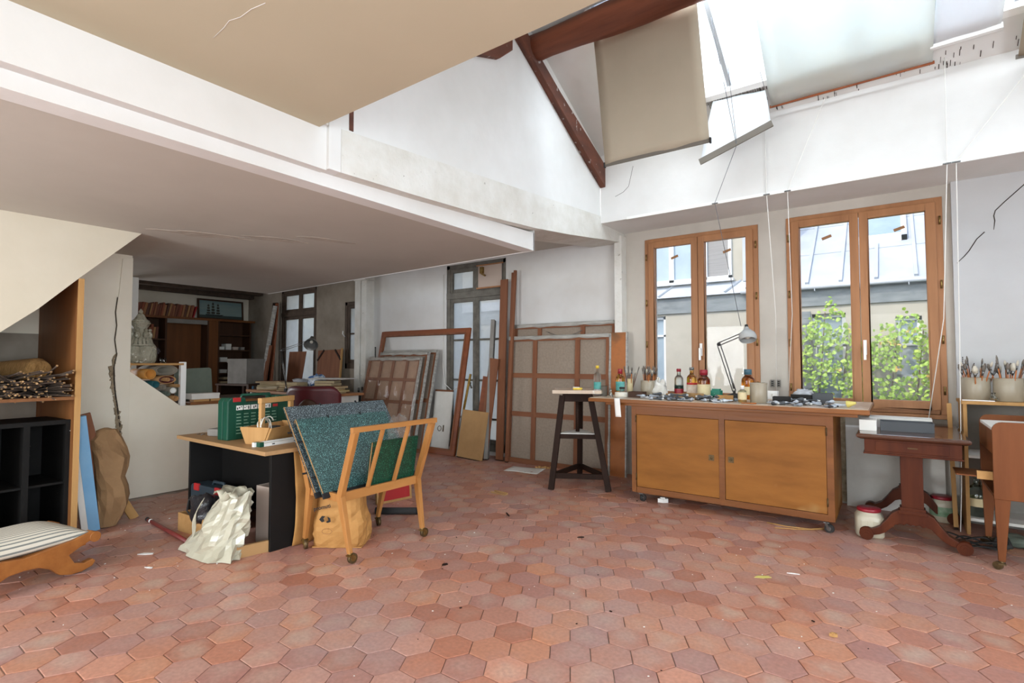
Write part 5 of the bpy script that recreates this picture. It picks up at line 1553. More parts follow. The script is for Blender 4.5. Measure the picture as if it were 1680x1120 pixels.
while y < 4.38:
    w_ = rng.uniform(.022, .042)
    book('tall brown-spined book in the row on top of the bookcase', (-10.93, y, 2.101), (w_, .20, rng.uniform(.21, .25)), 'book%d' % (k % 8), 'books on top of the bookcase', (R(rng.uniform(-13, -9)), 0, 0))
    y += w_ + .006; k += 1
book('thin pink-spined book at the end of the row on the bookcase', (-10.93, y + .012, 2.101), (.018, .20, .225), 'red_plastic', None, (R(-15), 0, 0))
y = 3.62
for k in range(6):
    w_ = rng.uniform(.025, .04)
    book('book standing on the side shelf behind the clay jar', (-10.93, y, 1.686), (w_, .18, rng.uniform(.20, .26)), 'book%d' % ((k * 3) % 8), 'books on the narrow bookcase shelves', (R(-6), 0, 0))
    y += w_ + .006
pt = T('ship_painting', 'dark framed seascape with a three-masted ship on the bookcase', 'painting', (-10.88, 4.99, 2.101), 0)
pt.rotation_euler = (0, R(-5), 0)
for a_, c_, d_, e_ in ((-.44, -.41, 0, .40), (.41, .44, 0, .40), (-.41, .41, 0, .03), (-.41, .41, .37, .40)): B(0, a_, d_, .03, c_, e_).build('frame', 'bookcase', pt)
M['sea'] = mat('painted evening sky', '6B868A', '93A096', scale=2, stretch=(1, .3, 2), rough=0.5)
M['sea_dark'] = mat('painted dark sea', '2C3A3A', '36453F', scale=6, stretch=(1, .3, 3), rough=0.5)
M['sail'] = mat('painted sails', '3E392C', '2C2820', scale=20, rough=0.6)
pc_ = B(.006, -.41, .03, .012, .41, .37).build('sky', 'sea', pt)
B(.011, -.41, .03, .0135, .41, .085).build('sea', 'sea_dark', pt)
MB().prism([(-.28, .085), (.0, .075), (.06, .105), (-.02, .095), (-.30, .10)], 'x', .013, .015).build('hull', 'ink', pt)
for q, yq in enumerate((-.235, -.15, -.055)):
    h_ = (.22, .27, .24)[q]
    B(.013, yq - .002, .09, .015, yq + .002, .09 + h_).build('mast', 'ink', pt)
    for r_ in range(4): B(.0135, yq - .036 + r_ * .006, .11 + r_ * h_ * .22, .0152, yq + .034 - r_ * .006, .105 + (r_ + .8) * h_ * .22).build('sail', 'sail', pt)
for k, (y, z, w_, h_, m) in enumerate(((.40, 1.506, .11, .06, 'white_card'), (.54, 1.506, .10, .12, 'white_card'), (.68, 1.506, .10, .06, 'pink_board'), (.82, 1.506, .07, .06, 'grey_board'),
                                        (.45, 1.266, .13, .09, 'white_card'), (.45, 1.046, .13, .07, 'white_card'), (.80, 1.046, .07, .10, 'cardboard'))):
    lab = ['white carton at the left of the upper bookcase shelf', 'taller white carton second on the upper bookcase shelf', 'pinkish carton third on the upper bookcase shelf', 'grey carton at the right of the upper bookcase shelf',
           'white carton alone on the middle bookcase shelf', 'white carton on the lower bookcase shelf', 'tan carton at the right of the lower bookcase shelf'][k]
    t = thing('carton', lab, 'box', (-10.85, 4.55 + y, z - .001), group='cartons in the bookcase')
    B(-.08, -w_ / 2, 0, .10, w_ / 2, h_ * .75).build('box_body', m, t); B(-.083, -w_ / 2 - .003, h_ * .6, .103, w_ / 2 + .003, h_).build('box_lid', m, t)
for k in range(4):
    t = thing('brown_folder', ['brown folder stack on the lowest visible bookcase shelf', 'thick brown ledger above the brown folder stack', 'flat brown ledger below the tan carton', 'dark folder beside the thick brown ledger'][k], 'folder', (-10.84, 5.10 + .06 * (k % 2), (.826, .91, .476, .56)[k]), group=None)
    B(-.12, -.16, 0, .11, .16, .06).build('cover', ['brown_wood', 'bookcase', 'brown_wood', 'bookcase'][k], t, bevel=0.004); B(-.11, -.162, .006, .112, .155, .054).build('pages', 'paper_old', t)
t = T('grey_carton', 'large dusty grey carton in the corner of the side room', 'box', (-9.45, 4.80, .88), R(12))
B(-.26, -.18, 0, .22, .18, .42).build('box_body', 'grey_board', t); B(-.27, -.19, .37, .23, .19, .44).build('box_lid', 'grey_board', t)
t = T('side_table', 'dark low table below the grey carton in the side room', 'table', (-9.45, 4.80, 0), R(12))
B(-.42, -.30, .85, .42, .30, .879).build('table_top', 'bookcase', t)
for sx_ in (-1, 1):
    for sy_ in (-1, 1): B(sx_ * .38 - .025, sy_ * .26 - .025, 0, sx_ * .38 + .025, sy_ * .26 + .025, .85).build('leg', 'bookcase', t)
plank('pale_plank', 'whitish plank leaning in the corner of the side room', -10.0, 5.25, 2.38, .10, .03, 3.5, 'canvas_edge', ry=10)
plank('dark_plank', 'wide dark brown plank behind the whitish plank', -9.82, 5.36, 2.42, .16, .03, 3.0, 'dark_oak', ry=2)
plank('orange_plank', 'narrow orange plank right of the wide dark plank', -9.68, 5.33, 2.40, .08, .03, 3.2, 'frame_red', ry=1)
plank('short_brown_plank', 'shorter brown plank in front of the orange one', -9.86, 5.24, 1.60, .10, .03, 4, ry=7)
plank('blue_stick', 'thin blue stick between the planks of the side room', -9.98, 5.16, 1.28, .03, .03, 4, 'blue_board', ry=-2, cat='stick')
t = T('hardboard_panel', 'brown hardboard panel with a cut corner below the large side window', 'panel', (-8.95, 5.36, .0))
t.rotation_euler = (R(-4.5), R(2), 0)
MB().prism([(-.30, 0), (.10, 0), (.24, 1.47), (-.30, 1.45)], 'y', 0, .012).build('sheet', 'brown_wood', t)
t = T('drawing_board', 'brown framed drawing board leaning between the side windows', 'board', (-7.98, 5.40, 0))
t.rotation_euler = (R(-4.5), R(-1), 0)
B(-.34, .004, 0, .34, .016, 1.48).build('sheet', 'brown_wood', t)
b_ = MB().box(.33, -.006, 0, .36, .02, 1.50); b_.build('edge_strip', 'raw_pine', t)
MB().bar((-.34, -.002, 1.30), (-.16, -.002, 1.48), .01, .03).build('corner_brace', 'dark_oak', t); MB().bar((.34, -.002, 1.30), (.16, -.002, 1.48), .01, .03).build('corner_brace', 'dark_oak', t)

# ------------------------------------------------------------------ far desk with books, lamp and maroon chair
fd = T('far_desk', 'long wooden desk under the side window covered in books', 'desk', (-7.42, 4.68, 0), R(-4))
B(-1.25, -.36, .775, 1.05, .36, .812).build('desk_top', 'orange_frame', fd, bevel=0.004)
for x in (-1.18, .92): B(x, -.32, 0, x + .05, .32, .775).build('side_panel', 'white_card', fd)
B(-1.13, .25, .3, .92, .27, .775).build('back_panel', 'bookcase', fd)
n_b = 0
def stack(cx, cy, n_, label, cols, z=.812, w=(.15, .22)):
    zz = z
    for k in range(n_):
        w_, d_, h_ = rng.uniform(*w), rng.uniform(.11, .15), rng.uniform(.022, .042)
        t_ = thing('book', label % ('bottom', 'second', 'third', 'fourth', 'fifth', 'sixth')[k], 'book', (cx + rng.uniform(-.015, .015), cy + rng.uniform(-.015, .015), zz), group='book stacks on the far desk', rot=(0, 0, R(rng.uniform(-10, 10) + 28)))
        B(-w_, -d_, 0, w_, d_, .003).build('cover', cols[k % len(cols)], t_); B(-w_, -d_, h_ - .003, w_, d_, h_).build('cover', cols[k % len(cols)], t_)
        B(-w_ + .004, -d_ + .003, .003, w_ - .004, d_ - .003, h_ - .003).build('pages', 'paper_old', t_)
        zz += h_
stack(-8.25, 4.62, 5, 'left stack on the far desk, %s book from below', ['book4', 'paper', 'green_plastic', 'book2', 'book6'])
stack(-7.62, 4.60, 4, 'stack beside the desk lamp, %s book from below', ['book3', 'book4', 'book6', 'paper_old'])
stack(-6.95, 4.76, 5, 'stack behind the maroon chair, %s book from below', ['book2', 'yellow_p', 'paper_old', 'book7', 'grey_board'])
stack(-6.55, 4.58, 4, 'right stack on the far desk, %s book from below', ['paper_old', 'yellow_p', 'book4', 'cardboard'], w=(.12, .18))
t = T('drawing_portfolio_flat', 'flat grey drawing folder lying on the far desk books', 'folder', (-7.0, 4.86, 1.0), R(20))
B(-.33, -.20, 0, .33, .20, .006).build('cover', 'grey_board', t); B(-.32, -.19, .006, .33, .195, .016).build('papers', 'paper', t)
t = T('blue_carrier_bag', 'crumpled blue and white plastic bag under the large side window', 'bag', (-7.55, 4.98, .813))
M['blue_bag'] = mat('blue and white plastic', 'DCE6F0', '3F6FB0', scale=9, rough=0.3, contrast=(.45, .55))
crumple('bag', 'blue_bag', t, (0, 0, .12), .18, .10, .12, 5.5, amp=.4)
t = T('white_rag_heap', 'heap of whitish rags on the far desk left of the lamp', 'rags', (-7.92, 4.92, .813))
crumple('rags', 'grey_rag', t, (0, 0, .09), .20, .10, .09, 2.2, amp=.4)

def desk_lamp(label, loc, base, elbow, head, dirv, m_arm, m_shade, shade_r, shade_l, base_fn, ball=False):
    t_ = thing('desk_lamp', label, 'lamp', loc)
    base_fn(t_)
    def arm(p0, p1, off):
        d_ = (Vector(p1) - Vector(p0)).normalized()
        s_ = d_.cross(Vector((0, 0, 1))).cross(d_).normalized() * off
        for q in (-1, 1): MB().tube([Vector(p0) + s_ * q, Vector(p1) + s_ * q], .0045, 6).build('arm_rod', m_arm, t_)
    arm(base, elbow, .013); arm(elbow, head, .013)
    MB().sphere(elbow, .018, 10, 6).build('joint', m_arm, t_)
    MB().tube([Vector(elbow) + (Vector(base) - Vector(elbow)) * .62 + Vector((.012, 0, 0)), Vector(elbow) + (Vector(base) - Vector(elbow)) * .95 + Vector((.004, 0, 0))], .008, 8).build('spring', 'steel', t_)
    d_ = Vector(dirv).normalized()
    q = d_.to_track_quat('Z', 'Y').to_matrix().to_4x4()
    o_ = Vector(head)
    if ball:
        pr = [(.018, -.05), (.022, -.03), (.035, -.02)] + [(shade_r * math.sin(R(a_)), shade_l * (1 - math.cos(R(a_))) * .62 - .02) for a_ in range(40, 118, 11)]
    else:
        pr = [(.03, -.06), (.032, -.005), (.045, .0), (shade_r * .8, shade_l * .55), (shade_r, shade_l)]
    inner = [(r_ - .003, z_) for r_, z_ in pr[::-1]] + [(0.0, pr[0][1] + .004)]
    MB().lathe(pr + inner, 22, o_, mx=q, cap0=True, cap1=False).build('shade', m_shade, t_)
    MB().sphere(o_ + d_ * shade_l * .35, .026, 10, 8).build('bulb', 'white_plastic', t_)
    MB().tube([o_ - d_ * .05, o_ - d_ * .075], .014, 10).build('socket', m_arm, t_)
    return t_
def base_clamp(t_):
    MB().box(-.03, -.02, -.03, .03, .02, .02).build('clamp', 'rubber', t_, bevel=0.003)
    MB().tube([(0, 0, .0), (0, 0, .06)], .012, 10).build('post', 'steel', t_)
desk_lamp('grey articulated lamp with a conical shade on the far desk', (-7.47, 4.40, .842), (0, 0, .05), (-.16, .0, .60), (.62, .02, .74), (.55, -.45, -.55), 'steel', 'lamp_grey', .10, .12, base_clamp)
def base_round(t_):
    MB().lathe([(.085, 0), (.088, .012), (.06, .035), (.02, .05)], 20).build('base', 'rubber', t_)
    MB().tube([(0, 0, .045), (0, 0, .075)], .012, 10).build('post', 'rubber', t_)
desk_lamp('grey articulated lamp with a bowl shade on the worktop', (-1.19, 5.06, .931), (0, 0, .07), (-.125, -.02, .50), (.13, -.06, .60), (.15, -.35, -.85), 'rubber', 'lamp_pale', .075, .11, base_round, True)

rc = T('maroon_chair', 'maroon leatherette armchair with a curved back at the far desk', 'chair', (-6.00, 3.98, 0), R(32))
# local: x along the back, faces +y (towards the desk)
def backf(u, v):
    x = -.36 + .72 * u
    z = .52 + .44 * v
    rnd = max(0, abs(2 * u - 1) - .72) / .28
    z -= .10 * rnd * rnd * v
    return (x * (1 - .05 * (1 - v)), -.25 + .16 * (2 * u - 1) ** 2 * (1 if True else 0) - .05 * v, z)
MB().sheet(backf, 20, 8, .055).build('backrest', 'maroon', rc)
MB().sheet(lambda u, v: (-.16 + .32 * u, -.315 + .06 * (2 * u - 1) ** 2, .66 + .13 * v * (1 - (2 * u - 1) ** 2) + .02), 12, 4, .01).build('back_opening', 'bookcase', rc)
MB().box(-.31, -.24, .40, .31, .30, .50).build('seat', 'maroon', rc, bevel=0.02)
for s in (-1, 1): MB().box(s * .32 - .04, -.20, .50, s * .32 + .04, .24, .66).build('armrest', 'maroon', rc, bevel=0.02)
for sx_ in (-1, 1):
    for sy_ in (-.22, .26): MB().bar((sx_ * .27, sy_, .40), (sx_ * .30, sy_ * 1.1, 0), .04, .04, w1=.028, h1=.028).build('leg', 'bookcase', rc)
t = T('dark_bottle', 'dark bottle with a foil neck by the white post', 'bottle', (-6.88, 5.28, .55))
MB().lathe([(.034, 0), (.036, .02), (.036, .17), (.014, .23), (.014, .30), (0, .30)], 16).build('body', 'rubber', t); MB().lathe([(.0155, .24), (.0155, .305), (0, .306)], 14).build('foil', 'steel', t)
t = T('low_stand', 'dark low stand holding the bottle by the white post', 'stand', (-6.88, 5.28, 0))
B(-.14, -.12, .52, .14, .12, .549).build('table_top', 'bookcase', t)
for sx_ in (-1, 1):
    for sy_ in (-1, 1): B(sx_ * .11 - .015, sy_ * .09 - .015, 0, sx_ * .11 + .015, sy_ * .09 + .015, .52).build('leg', 'bookcase', t)

M['grey_rag_w'] = mat('white rag', 'DCD9D2', 'C4C0B6', scale=7, rough=0.9, bump=0.4)
M['label_green'] = mat('green printed label', '9FB39A', '5F8A66', scale=22, rough=0.8)
M['glass_green'] = glassy('greenish glass', 'B9C6BE', 0.04)
M['blind_bar'] = mat('grey-brown blind bar', '6A6359', rough=0.7)

M['amber'] = glassy('amber glass', 'D98A34', 0.05)
M['amber_dark'] = glassy('dark amber glass', 'A55A22', 0.05)
M['orange_liq'] = glassy('orange liquid', 'FBC058', 0.08)
M['green_liq'] = mat('dark green liquid', '1E3B2C', rough=0.2)
M['frost'] = glassy('frosted plastic', 'E9EEEC', 0.35, 1.3)
M['cap_red'] = mat('dark red cap', '8E1F2C', rough=0.4)
M['cap_blue'] = mat('teal blue cap', '3D6272', rough=0.4)
M['cap_white'] = mat('white cap', 'D9DAD8', rough=0.4)
M['cap_yellow'] = mat('yellow cap', 'D9B93A', rough=0.4)
M['label_cream'] = mat('cream paper label', 'D8C9A2', 'C7B68C', scale=14, rough=0.85)
M['label_teal'] = mat('teal paper label', '3E8E8A', '7DB8AE', scale=12, rough=0.8)
M['label_red'] = mat('red label band', 'B5282C', rough=0.7)
M['label_white'] = mat('white label', 'DDD6C8', 'C4A58C', scale=16, rough=0.8)
M['stoneware'] = mat('grey stoneware', 'A79D8B', '968B78', scale=6, stretch=(1, 1, .4), rough=0.35, bump=0.08)
M['tin_green'] = mat('green tin', '14705C', '1B8069', scale=6, rough=0.35, spots='C9D6C9', spot_scale=40, spot_at=0.68)
M['bristle'] = mat('grey bristles', '5E5650', '837A70', scale=40, rough=0.9)
M['bristle_w'] = mat('white bristles', 'CFC8B8', 'B8AF9E', scale=40, rough=0.9)
M['handle_orange'] = wood('varnished brush handle', 'B4692F', '8F4F22', 'z', 30, 0.35)
M['handle_dark'] = mat('dark brush handle', '4B2E20', '6B4630', scale=20, rough=0.4)
M['foil'] = mat('crumpled lead foil', 'B4BBC4', '7F878F', scale=20, rough=0.35, metal=0.5, bump=0.4, bscale=50)
M['tube_white'] = mat('white paint tube', 'D9DDE2', 'A7ADB6', scale=30, rough=0.4)
M['slate'] = mat('slate grey card box', '474A4E', rough=0.7)
M['cord'] = mat('white cotton cord', 'E6E4DE', rough=0.9)

# ------------------------------------------------------------------ bottles, pots and jars on the worktop
def bottle(label, x, y, r_, h, neck, body_m, cap_m, liquid=None, lab=None, cap_h=.03, z=WT, name='bottle', shoulder=.68, cat='bottle', group=None):
    t_ = thing(name, label, cat, (x, y, z + .0008), group=group)
    s_ = shoulder * h
    sh_ = min(h - cap_h * 1.15, s_ + (r_ - neck) * 1.15)
    MB().lathe([(r_ * .9, 0), (r_, .006), (r_, s_ * .9), (r_ * .96, s_), (r_ * .8, s_ + (sh_ - s_) * .4), (neck + (r_ - neck) * .25, s_ + (sh_ - s_) * .8), (neck, sh_), (neck, h - cap_h), (neck, h - cap_h * .5)], 20).build('body', body_m, t_)
    MB().lathe([(neck * 1.18, h - cap_h), (neck * 1.2, h - .003), (neck * 1.1, h), (0, h)], 16).build('cap', cap_m, t_)
    if liquid:
        MB().lathe([(r_ * .86, .008), (r_ * .9, .012), (r_ * .9, s_ * liquid[1]), (0, s_ * liquid[1])], 18).build('contents', liquid[0], t_)
    for q in (lab or []):
        MB().lathe([(r_ + .0012, h * q[1]), (r_ + .0012, h * q[2])], 20, cap0=False, cap1=False).build('label', q[0], t_)
    return t_
bottle('white squeeze bottle with a yellow cap at the left end of the worktop', -2.42, 4.76, .036, .30, .014, 'frost', 'cap_yellow', lab=[('label_teal', .22, .45), ('tube_white', .04, .2)])
bottle('orange bottle with a red cap and teal label by the brush jar', -2.25, 4.93, .044, .265, .02, 'orange_liq', 'cap_red', lab=[('label_teal', .18, .52)], cap_h=.05)
bottle('clear bottle with a dark red cap and green contents before the window', -1.71, 5.10, .043, .27, .018, 'frost', 'cap_red', ('green_liq', .62), [('cap_red', .08, .28)], shoulder=.66)
bottle('orange bottle with a grey cap and red-banded label before the window', -1.585, 5.10, .047, .285, .018, 'orange_liq', 'lamp_grey', lab=[('label_red', .42, .48), ('label_white', .12, .41)], shoulder=.66)
bottle('wide brown bottle with a red cap and cream label', -1.42, 4.92, .056, .265, .030, 'amber_dark', 'cap_red', lab=[('label_cream', .14, .50)], cap_h=.05)
bottle('brown bottle with a blue cap behind the grey pot', -1.08, 5.10, .056, .27, .028, 'amber', 'cap_blue', lab=[('label_cream', .15, .42)], cap_h=.05)
bottle('small clear bottle of yellow liquid at the worktop front edge', -1.02, 4.60, .033, .142, .014, 'frost', 'cap_white', ('orange_liq', .5), [('label_cream', .2, .62)])
def pot(label, x, y, r_, h, m, z=WT, name='pot', wall=.006, cat='pot'):
    t_ = thing(name, label, cat, (x, y, z + .0008))
    MB().lathe([(r_ * .95, 0), (r_, .004), (r_, h - .003), (r_ - wall * .5, h), (r_ - wall, h - .003), (r_ - wall, wall), (0, wall)], 24, cap1=False).build('body', m, t_)
    MB().lathe([(r_ + .0008, h - .010), (r_ + .002, h - .006), (r_ + .0008, h - .002)], 24, cap0=False, cap1=False).build('rim', m, t_)
    return t_
pot('small frosted tumbler beside the white squeeze bottle', -2.325, 4.72, .029, .10, 'frost', name='tumbler', wall=.002, cat='cup')
pot('slim white jar of brushes behind the orange bottle', -2.20, 5.05, .032, .165, 'label_cream', name='brush_jar')
pot('grey stoneware pot full of brushes by the left window', -1.97, 4.96, .068, .155, 'stoneware', name='brush_pot')
pot('empty grey stoneware pot at the worktop front', -.915, 4.70, .066, .165, 'stoneware', name='stoneware_pot')
pot('white china bowl near the left worktop end', -2.125, 4.68, .062, .045, 'white_plastic', name='bowl', wall=.003, cat='bowl')
t = bottle('small jar with a black lid beside the white bowl', -2.19, 4.84, .026, .088, .022, 'frost', 'rubber', ('orange_liq', .6), cap_h=.018, name='jar', shoulder=.82, cat='jar')
t = thing('glass_flask', 'tiny conical glass flask at the worktop front edge', 'flask', (-2.215, 4.64, WT + .0008))
MB().lathe([(.022, 0), (.023, .006), (.009, .05), (.009, .072), (.012, .076), (.007, .076), (.007, .05), (.020, .008), (0, .006)], 14, cap1=False).build('body', 'glass', t)
MB().lathe([(.012, .072), (.0125, .078), (.007, .078)], 14, cap0=False, cap1=False).build('lip', 'glass', t)
def tray(label, x, y, w_, d_, h, m, rz_=0.0, name='tray', z=WT, lidm=None, cat='box'):
    t_ = thing(name, label, cat, (x, y, z + .0008), R(rz_))
    b_ = [(-w_, -d_, w_, -d_ + .005), (-w_, d_ - .005, w_, d_), (-w_, -d_ + .005, -w_ + .005, d_ - .005), (w_ - .005, -d_ + .005, w_, d_ - .005)]
    for q in b_: B(q[0], q[1], 0, q[2], q[3], h).build('wall', m, t_)
    B(-w_ + .005, -d_ + .005, 0, w_ - .005, d_ - .005, .004).build('bottom', lidm or m, t_)
    return t_
tray('dark brown open tray left of the brush pot', -1.985, 4.73, .072, .05, .055, 'bookcase')
tray('black open box with cords on the right half of the worktop', -.75, 4.74, .065, .05, .055, 'black_lam', 6, 'box')
tray('black box holding grey rags behind the small black box', -.625, 4.92, .075, .06, .07, 'black_lam', -4, 'box')
tray('olive-black lidless box at the right of the rag box', -.49, 4.98, .075, .065, .08, 'slate', 8, 'box')
tray('shallow wooden box tilted among the paint tubes', -1.60, 4.66, .07, .035, .052, 'cardboard', 35, 'wooden_tray', lidm='white_card')
tray('second shallow wooden box behind the tilted one', -1.47, 4.76, .085, .035, .055, 'cardboard', -15, 'wooden_tray', lidm='cardboard')
tray('small tan wooden box in front of the green tin', -1.19, 4.72, .07, .03, .05, 'raw_pine', 12, 'wooden_tray', lidm='raw_pine')
t = thing('green_tin', 'square green printed tin between brown bottle and lamp', 'tin', (-1.32, 4.96, WT + .0008), R(-8))
B(-.045, -.03, 0, .045, .03, .078).build('body', 'tin_green', t, bevel=0.003); B(-.034, -.022, .078, .034, .022, .092).build('lid', 'tin_green', t, bevel=0.002)
t = thing('white_switch_box', 'square white electric box behind the grey pot', 'electric box', (-.90, 5.22, WT + .0008))
B(-.045, -.03, 0, .045, .03, .075).build('body', 'white_paint', t, bevel=0.003); B(-.006, -.034, .025, .006, -.029, .05).build('switch', 'white_card', t)
t = thing('yellow_cone', 'small pale yellow cone lying at the right of the worktop', 'cone', (-.29, 4.60, WT + .026), rot=(R(78), 0, R(75)))
MB().lathe([(.024, 0), (.025, .003), (.008, .055), (.0, .057)], 18).build('cone', 'yellow_p', t); MB().lathe([(.0255, -.003), (.026, 0), (.0245, .004)], 18).build('rim', 'yellow_p', t)
t = thing('white_rag', 'crumpled white rag standing up behind the paint tubes', 'rag', (-1.86, 4.98, WT + .001))
crumple('rag', 'grey_rag_w', t, (0, 0, .07), .07, .055, .075, 6.6, amp=.6)
MB().sheet(lambda u, v: (-.03 + .07 * u * (1 - .7 * v) + .01 * math.sin(9 * v), .01 * math.sin(6 * u), .09 + .10 * v), 5, 6, .004).build('peak', 'grey_rag_w', t)
t = thing('grey_rag', 'grey rag draped in the black box', 'rag', (-.62, 4.92, WT + .045))
crumple('rag', 'grey_rag', t, (0, 0, .035), .062, .045, .028, 4.1, amp=.5)
t = thing('paper_tail', 'long white paper strip hanging over the worktop edge', 'paper', (-2.07, 4.45, WT))
MB().sheet(lambda u, v: (-.03 + .055 * u + .03 * v, .12 - .13 * min(1, v * 2.2) - .004 - .012 * max(0, v - .45), .003 - .0 if v < .45 else .003 - .30 * (v - .45)), 4, 18, .0015).build('strip', 'paper', t)
t = thing('wooden_palette_knife', 'palette knife with a wooden handle at the front edge', 'palette knife', (-.90, 4.53, WT + .006), R(8))
MB().tube([(-.11, 0, 0), (0, 0, 0)], [.004, .006], 8).build('handle', 'handle_orange', t); B(0, -.006, -.001, .10, .006, .001).build('blade', 'steel', t)

# paint tubes strewn over the worktop
def make_tube(m):
    t_ = thing('paint_tube', 'small crumpled paint tube lying on the worktop', 'paint tube', (0, 0, 0), group='paint tubes strewn on the worktop')
    def fn(u, v):
        a_ = 2 * math.pi * u
        rx = .013
        ry = .012 * (1 - v) ** .6 + .0012
        return (.085 * v, math.cos(a_) * (rx + .002 * v), math.sin(a_) * ry * (1 + .25 * math.sin(9 * v)) + .0125)
    MB().sheet(fn, 12, 7).build('body', m, t_)
    MB().tube([(-.018, 0, .0125), (0, 0, .0125)], [.006, .0065], 8).build('cap', 'rubber' if m == 'foil' else 'cap_white', t_)
    MB().tube([(-.004, 0, .0125), (.002, 0, .0125)], [.007, .0125], 10).build('neck', 'foil', t_)
    return t_
protos = [make_tube('foil'), make_tube('tube_white'), make_tube('slate')]
spots = []
for _ in range(1600):
    if len(spots) >= 84: break
    if rng.random() < .65: x, y = rng.uniform(-1.86, -1.12), rng.uniform(4.50, 4.82)
    else: x, y = rng.uniform(-.80, -.34), rng.uniform(4.50, 4.80)
    if any((x - a) ** 2 + (y - b2) ** 2 < .034 ** 2 for a, b2 in spots): continue
    if (x + 1.02) ** 2 + (y - 4.60) ** 2 < .09 ** 2 or (x + .915) ** 2 + (y - 4.70) ** 2 < .11 ** 2: continue
    spots.append((x, y))
for k, (x, y) in enumerate(spots):
    o = protos[k] if k < 3 else copy_tree(protos[(k * 7) % 3])
    o.location = (x, y, WT + .001 + (.018 if k % 4 == 3 else .032 if k % 9 == 5 else 0))
    o.rotation_euler = (R(rng.uniform(-15, 15)), R(rng.uniform(-4, 4)), rng.uniform(0, 6.28))
    reg = 'left' if x < -1.0 else 'right'
    o['label'] = 'small crumpled paint tube strewn over the %s half of the worktop' % reg
    o['group'] = 'paint tubes on the %s half of the worktop' % reg

# brushes
def make_brush(L_, hm, bm_, wide=.006, bl=.035):
    t_ = thing('paintbrush', 'paintbrush', 'paintbrush', (0, 0, 0))
    MB().tube([(0, 0, 0), (0, 0, L_ * .55), (0, 0, L_ * .86)], [.0025, .0045, .003], 7).build('handle', hm, t_)
    MB().tube([(0, 0, L_ * .85), (0, 0, L_ * .85 + .03)], [.0034, wide * .8], 7).build('ferrule', 'steel', t_)
    MB().tube([(0, 0, L_ * .85 + .03), (0, 0, L_ * .85 + .03 + bl * .5), (0, 0, L_ * .85 + .03 + bl)], [wide * .8, wide, wide * .35], 7).build('bristles', bm_, t_)
    return t_
BR = [make_brush(.25, 'handle_orange', 'bristle'), make_brush(.27, 'handle_dark', 'bristle'), make_brush(.24, 'handle_orange', 'bristle_w', .008), make_brush(.22, 'handle_dark', 'bristle_w', .007), make_brush(.20, 'handle_orange', 'bristle', .011, .045), make_brush(.19, 'handle_orange', 'bristle_w', .018, .05)]
used = set()
def brushes(x, y, z, r_, n_, what, group, pool, spread=.20, scale=1.0):
    for k in range(n_):
        pk_ = pool[k % len(pool)]
        if pk_ in used: o_ = copy_tree(BR[pk_])
        else: o_ = BR[pk_]; used.add(pk_)
        a_ = 2 * math.pi * (k + rng.random() * .6) / n_
        rr_ = r_ * rng.uniform(.25, .95)
        px_, py_ = x + rr_ * .55 * math.cos(a_), y + rr_ * .55 * math.sin(a_)
        o_.location = (px_, py_, z + .008)
        tx, ty = spread * rr_ / r_ * math.cos(a_), spread * rr_ / r_ * math.sin(a_)
        o_.rotation_euler = Vector((tx, ty, 1)).to_track_quat('Z', 'Y').to_euler()
        o_.scale = (scale,) * 3
        o_['label'] = what; o_['group'] = group
brushes(-1.97, 4.96, WT, .055, 22, 'slim paintbrush among those in the grey pot by the left window', 'brushes in the pot by the left window', (0, 1, 0, 3, 1, 2), .28)
brushes(-2.20, 5.05, WT, .024, 9, 'slim paintbrush among those in the white jar', 'brushes in the white jar', (1, 3, 0), .35, 1.0)
pot('stoneware pot of broad brushes nearest the window on the open shelf', .49, 5.29, .086, .172, 'stoneware', .978, 'brush_pot')
pot('stoneware pot of broad brushes in the middle of the open shelf', .665, 5.255, .084, .170, 'stoneware', .978, 'brush_pot')
pot('stoneware brush pot at the right picture edge on the open shelf', .845, 5.33, .084, .172, 'stoneware', .978, 'brush_pot')
brushes(.49, 5.29, .978, .07, 13, 'broad paintbrush among those in the pot nearest the window', 'brushes in the pot nearest the window', (4, 0, 5, 4, 2, 4, 1), .42, 1.12)
brushes(.665, 5.255, .978, .07, 13, 'broad paintbrush among those in the middle pot on the open shelf', 'brushes in the middle pot of the open shelf', (4, 0, 4, 2, 5, 1, 4), .34, 1.14)
brushes(.845, 5.33, .978, .07, 10, 'broad paintbrush among those in the pot at the picture edge', 'brushes in the pot at the picture edge', (4, 0, 4, 1), .3, 1.1)
for q in BR:
    if q.location.length < 1e-6:
        for c_ in list(q.children): bpy.data.objects.remove(c_)
        bpy.data.objects.remove(q)
t = thing('glass_flask', 'small round glass flask between the stoneware pots on the open shelf', 'flask', (.575, 5.17, .979))
MB().lathe([(.016, 0), (.024, .012), (.022, .03), (.009, .045), (.009, .058), (.013, .062), (.007, .062), (.007, .044), (.019, .03), (.02, .014), (0, .006)], 14, cap1=False).build('body', 'glass', t); MB().lathe([(.013, .058), (.0135, .063), (.007, .063)], 14, cap0=False, cap1=False).build('lip', 'glass', t)
t = thing('white_spatula', 'white plastic spatula lying on the open shelf front', 'spatula', (.45, 5.16, .980), R(-12))
B(-.05, -.012, 0, .02, .012, .006).build('blade', 'white_paint', t); B(.02, -.006, 0, .13, .006, .007).build('handle', 'white_paint', t)
t = thing('lavender_sprig', 'dry dark sprig rising behind the stoneware brush pots', 'dried sprig', (.43, 5.42, .979))
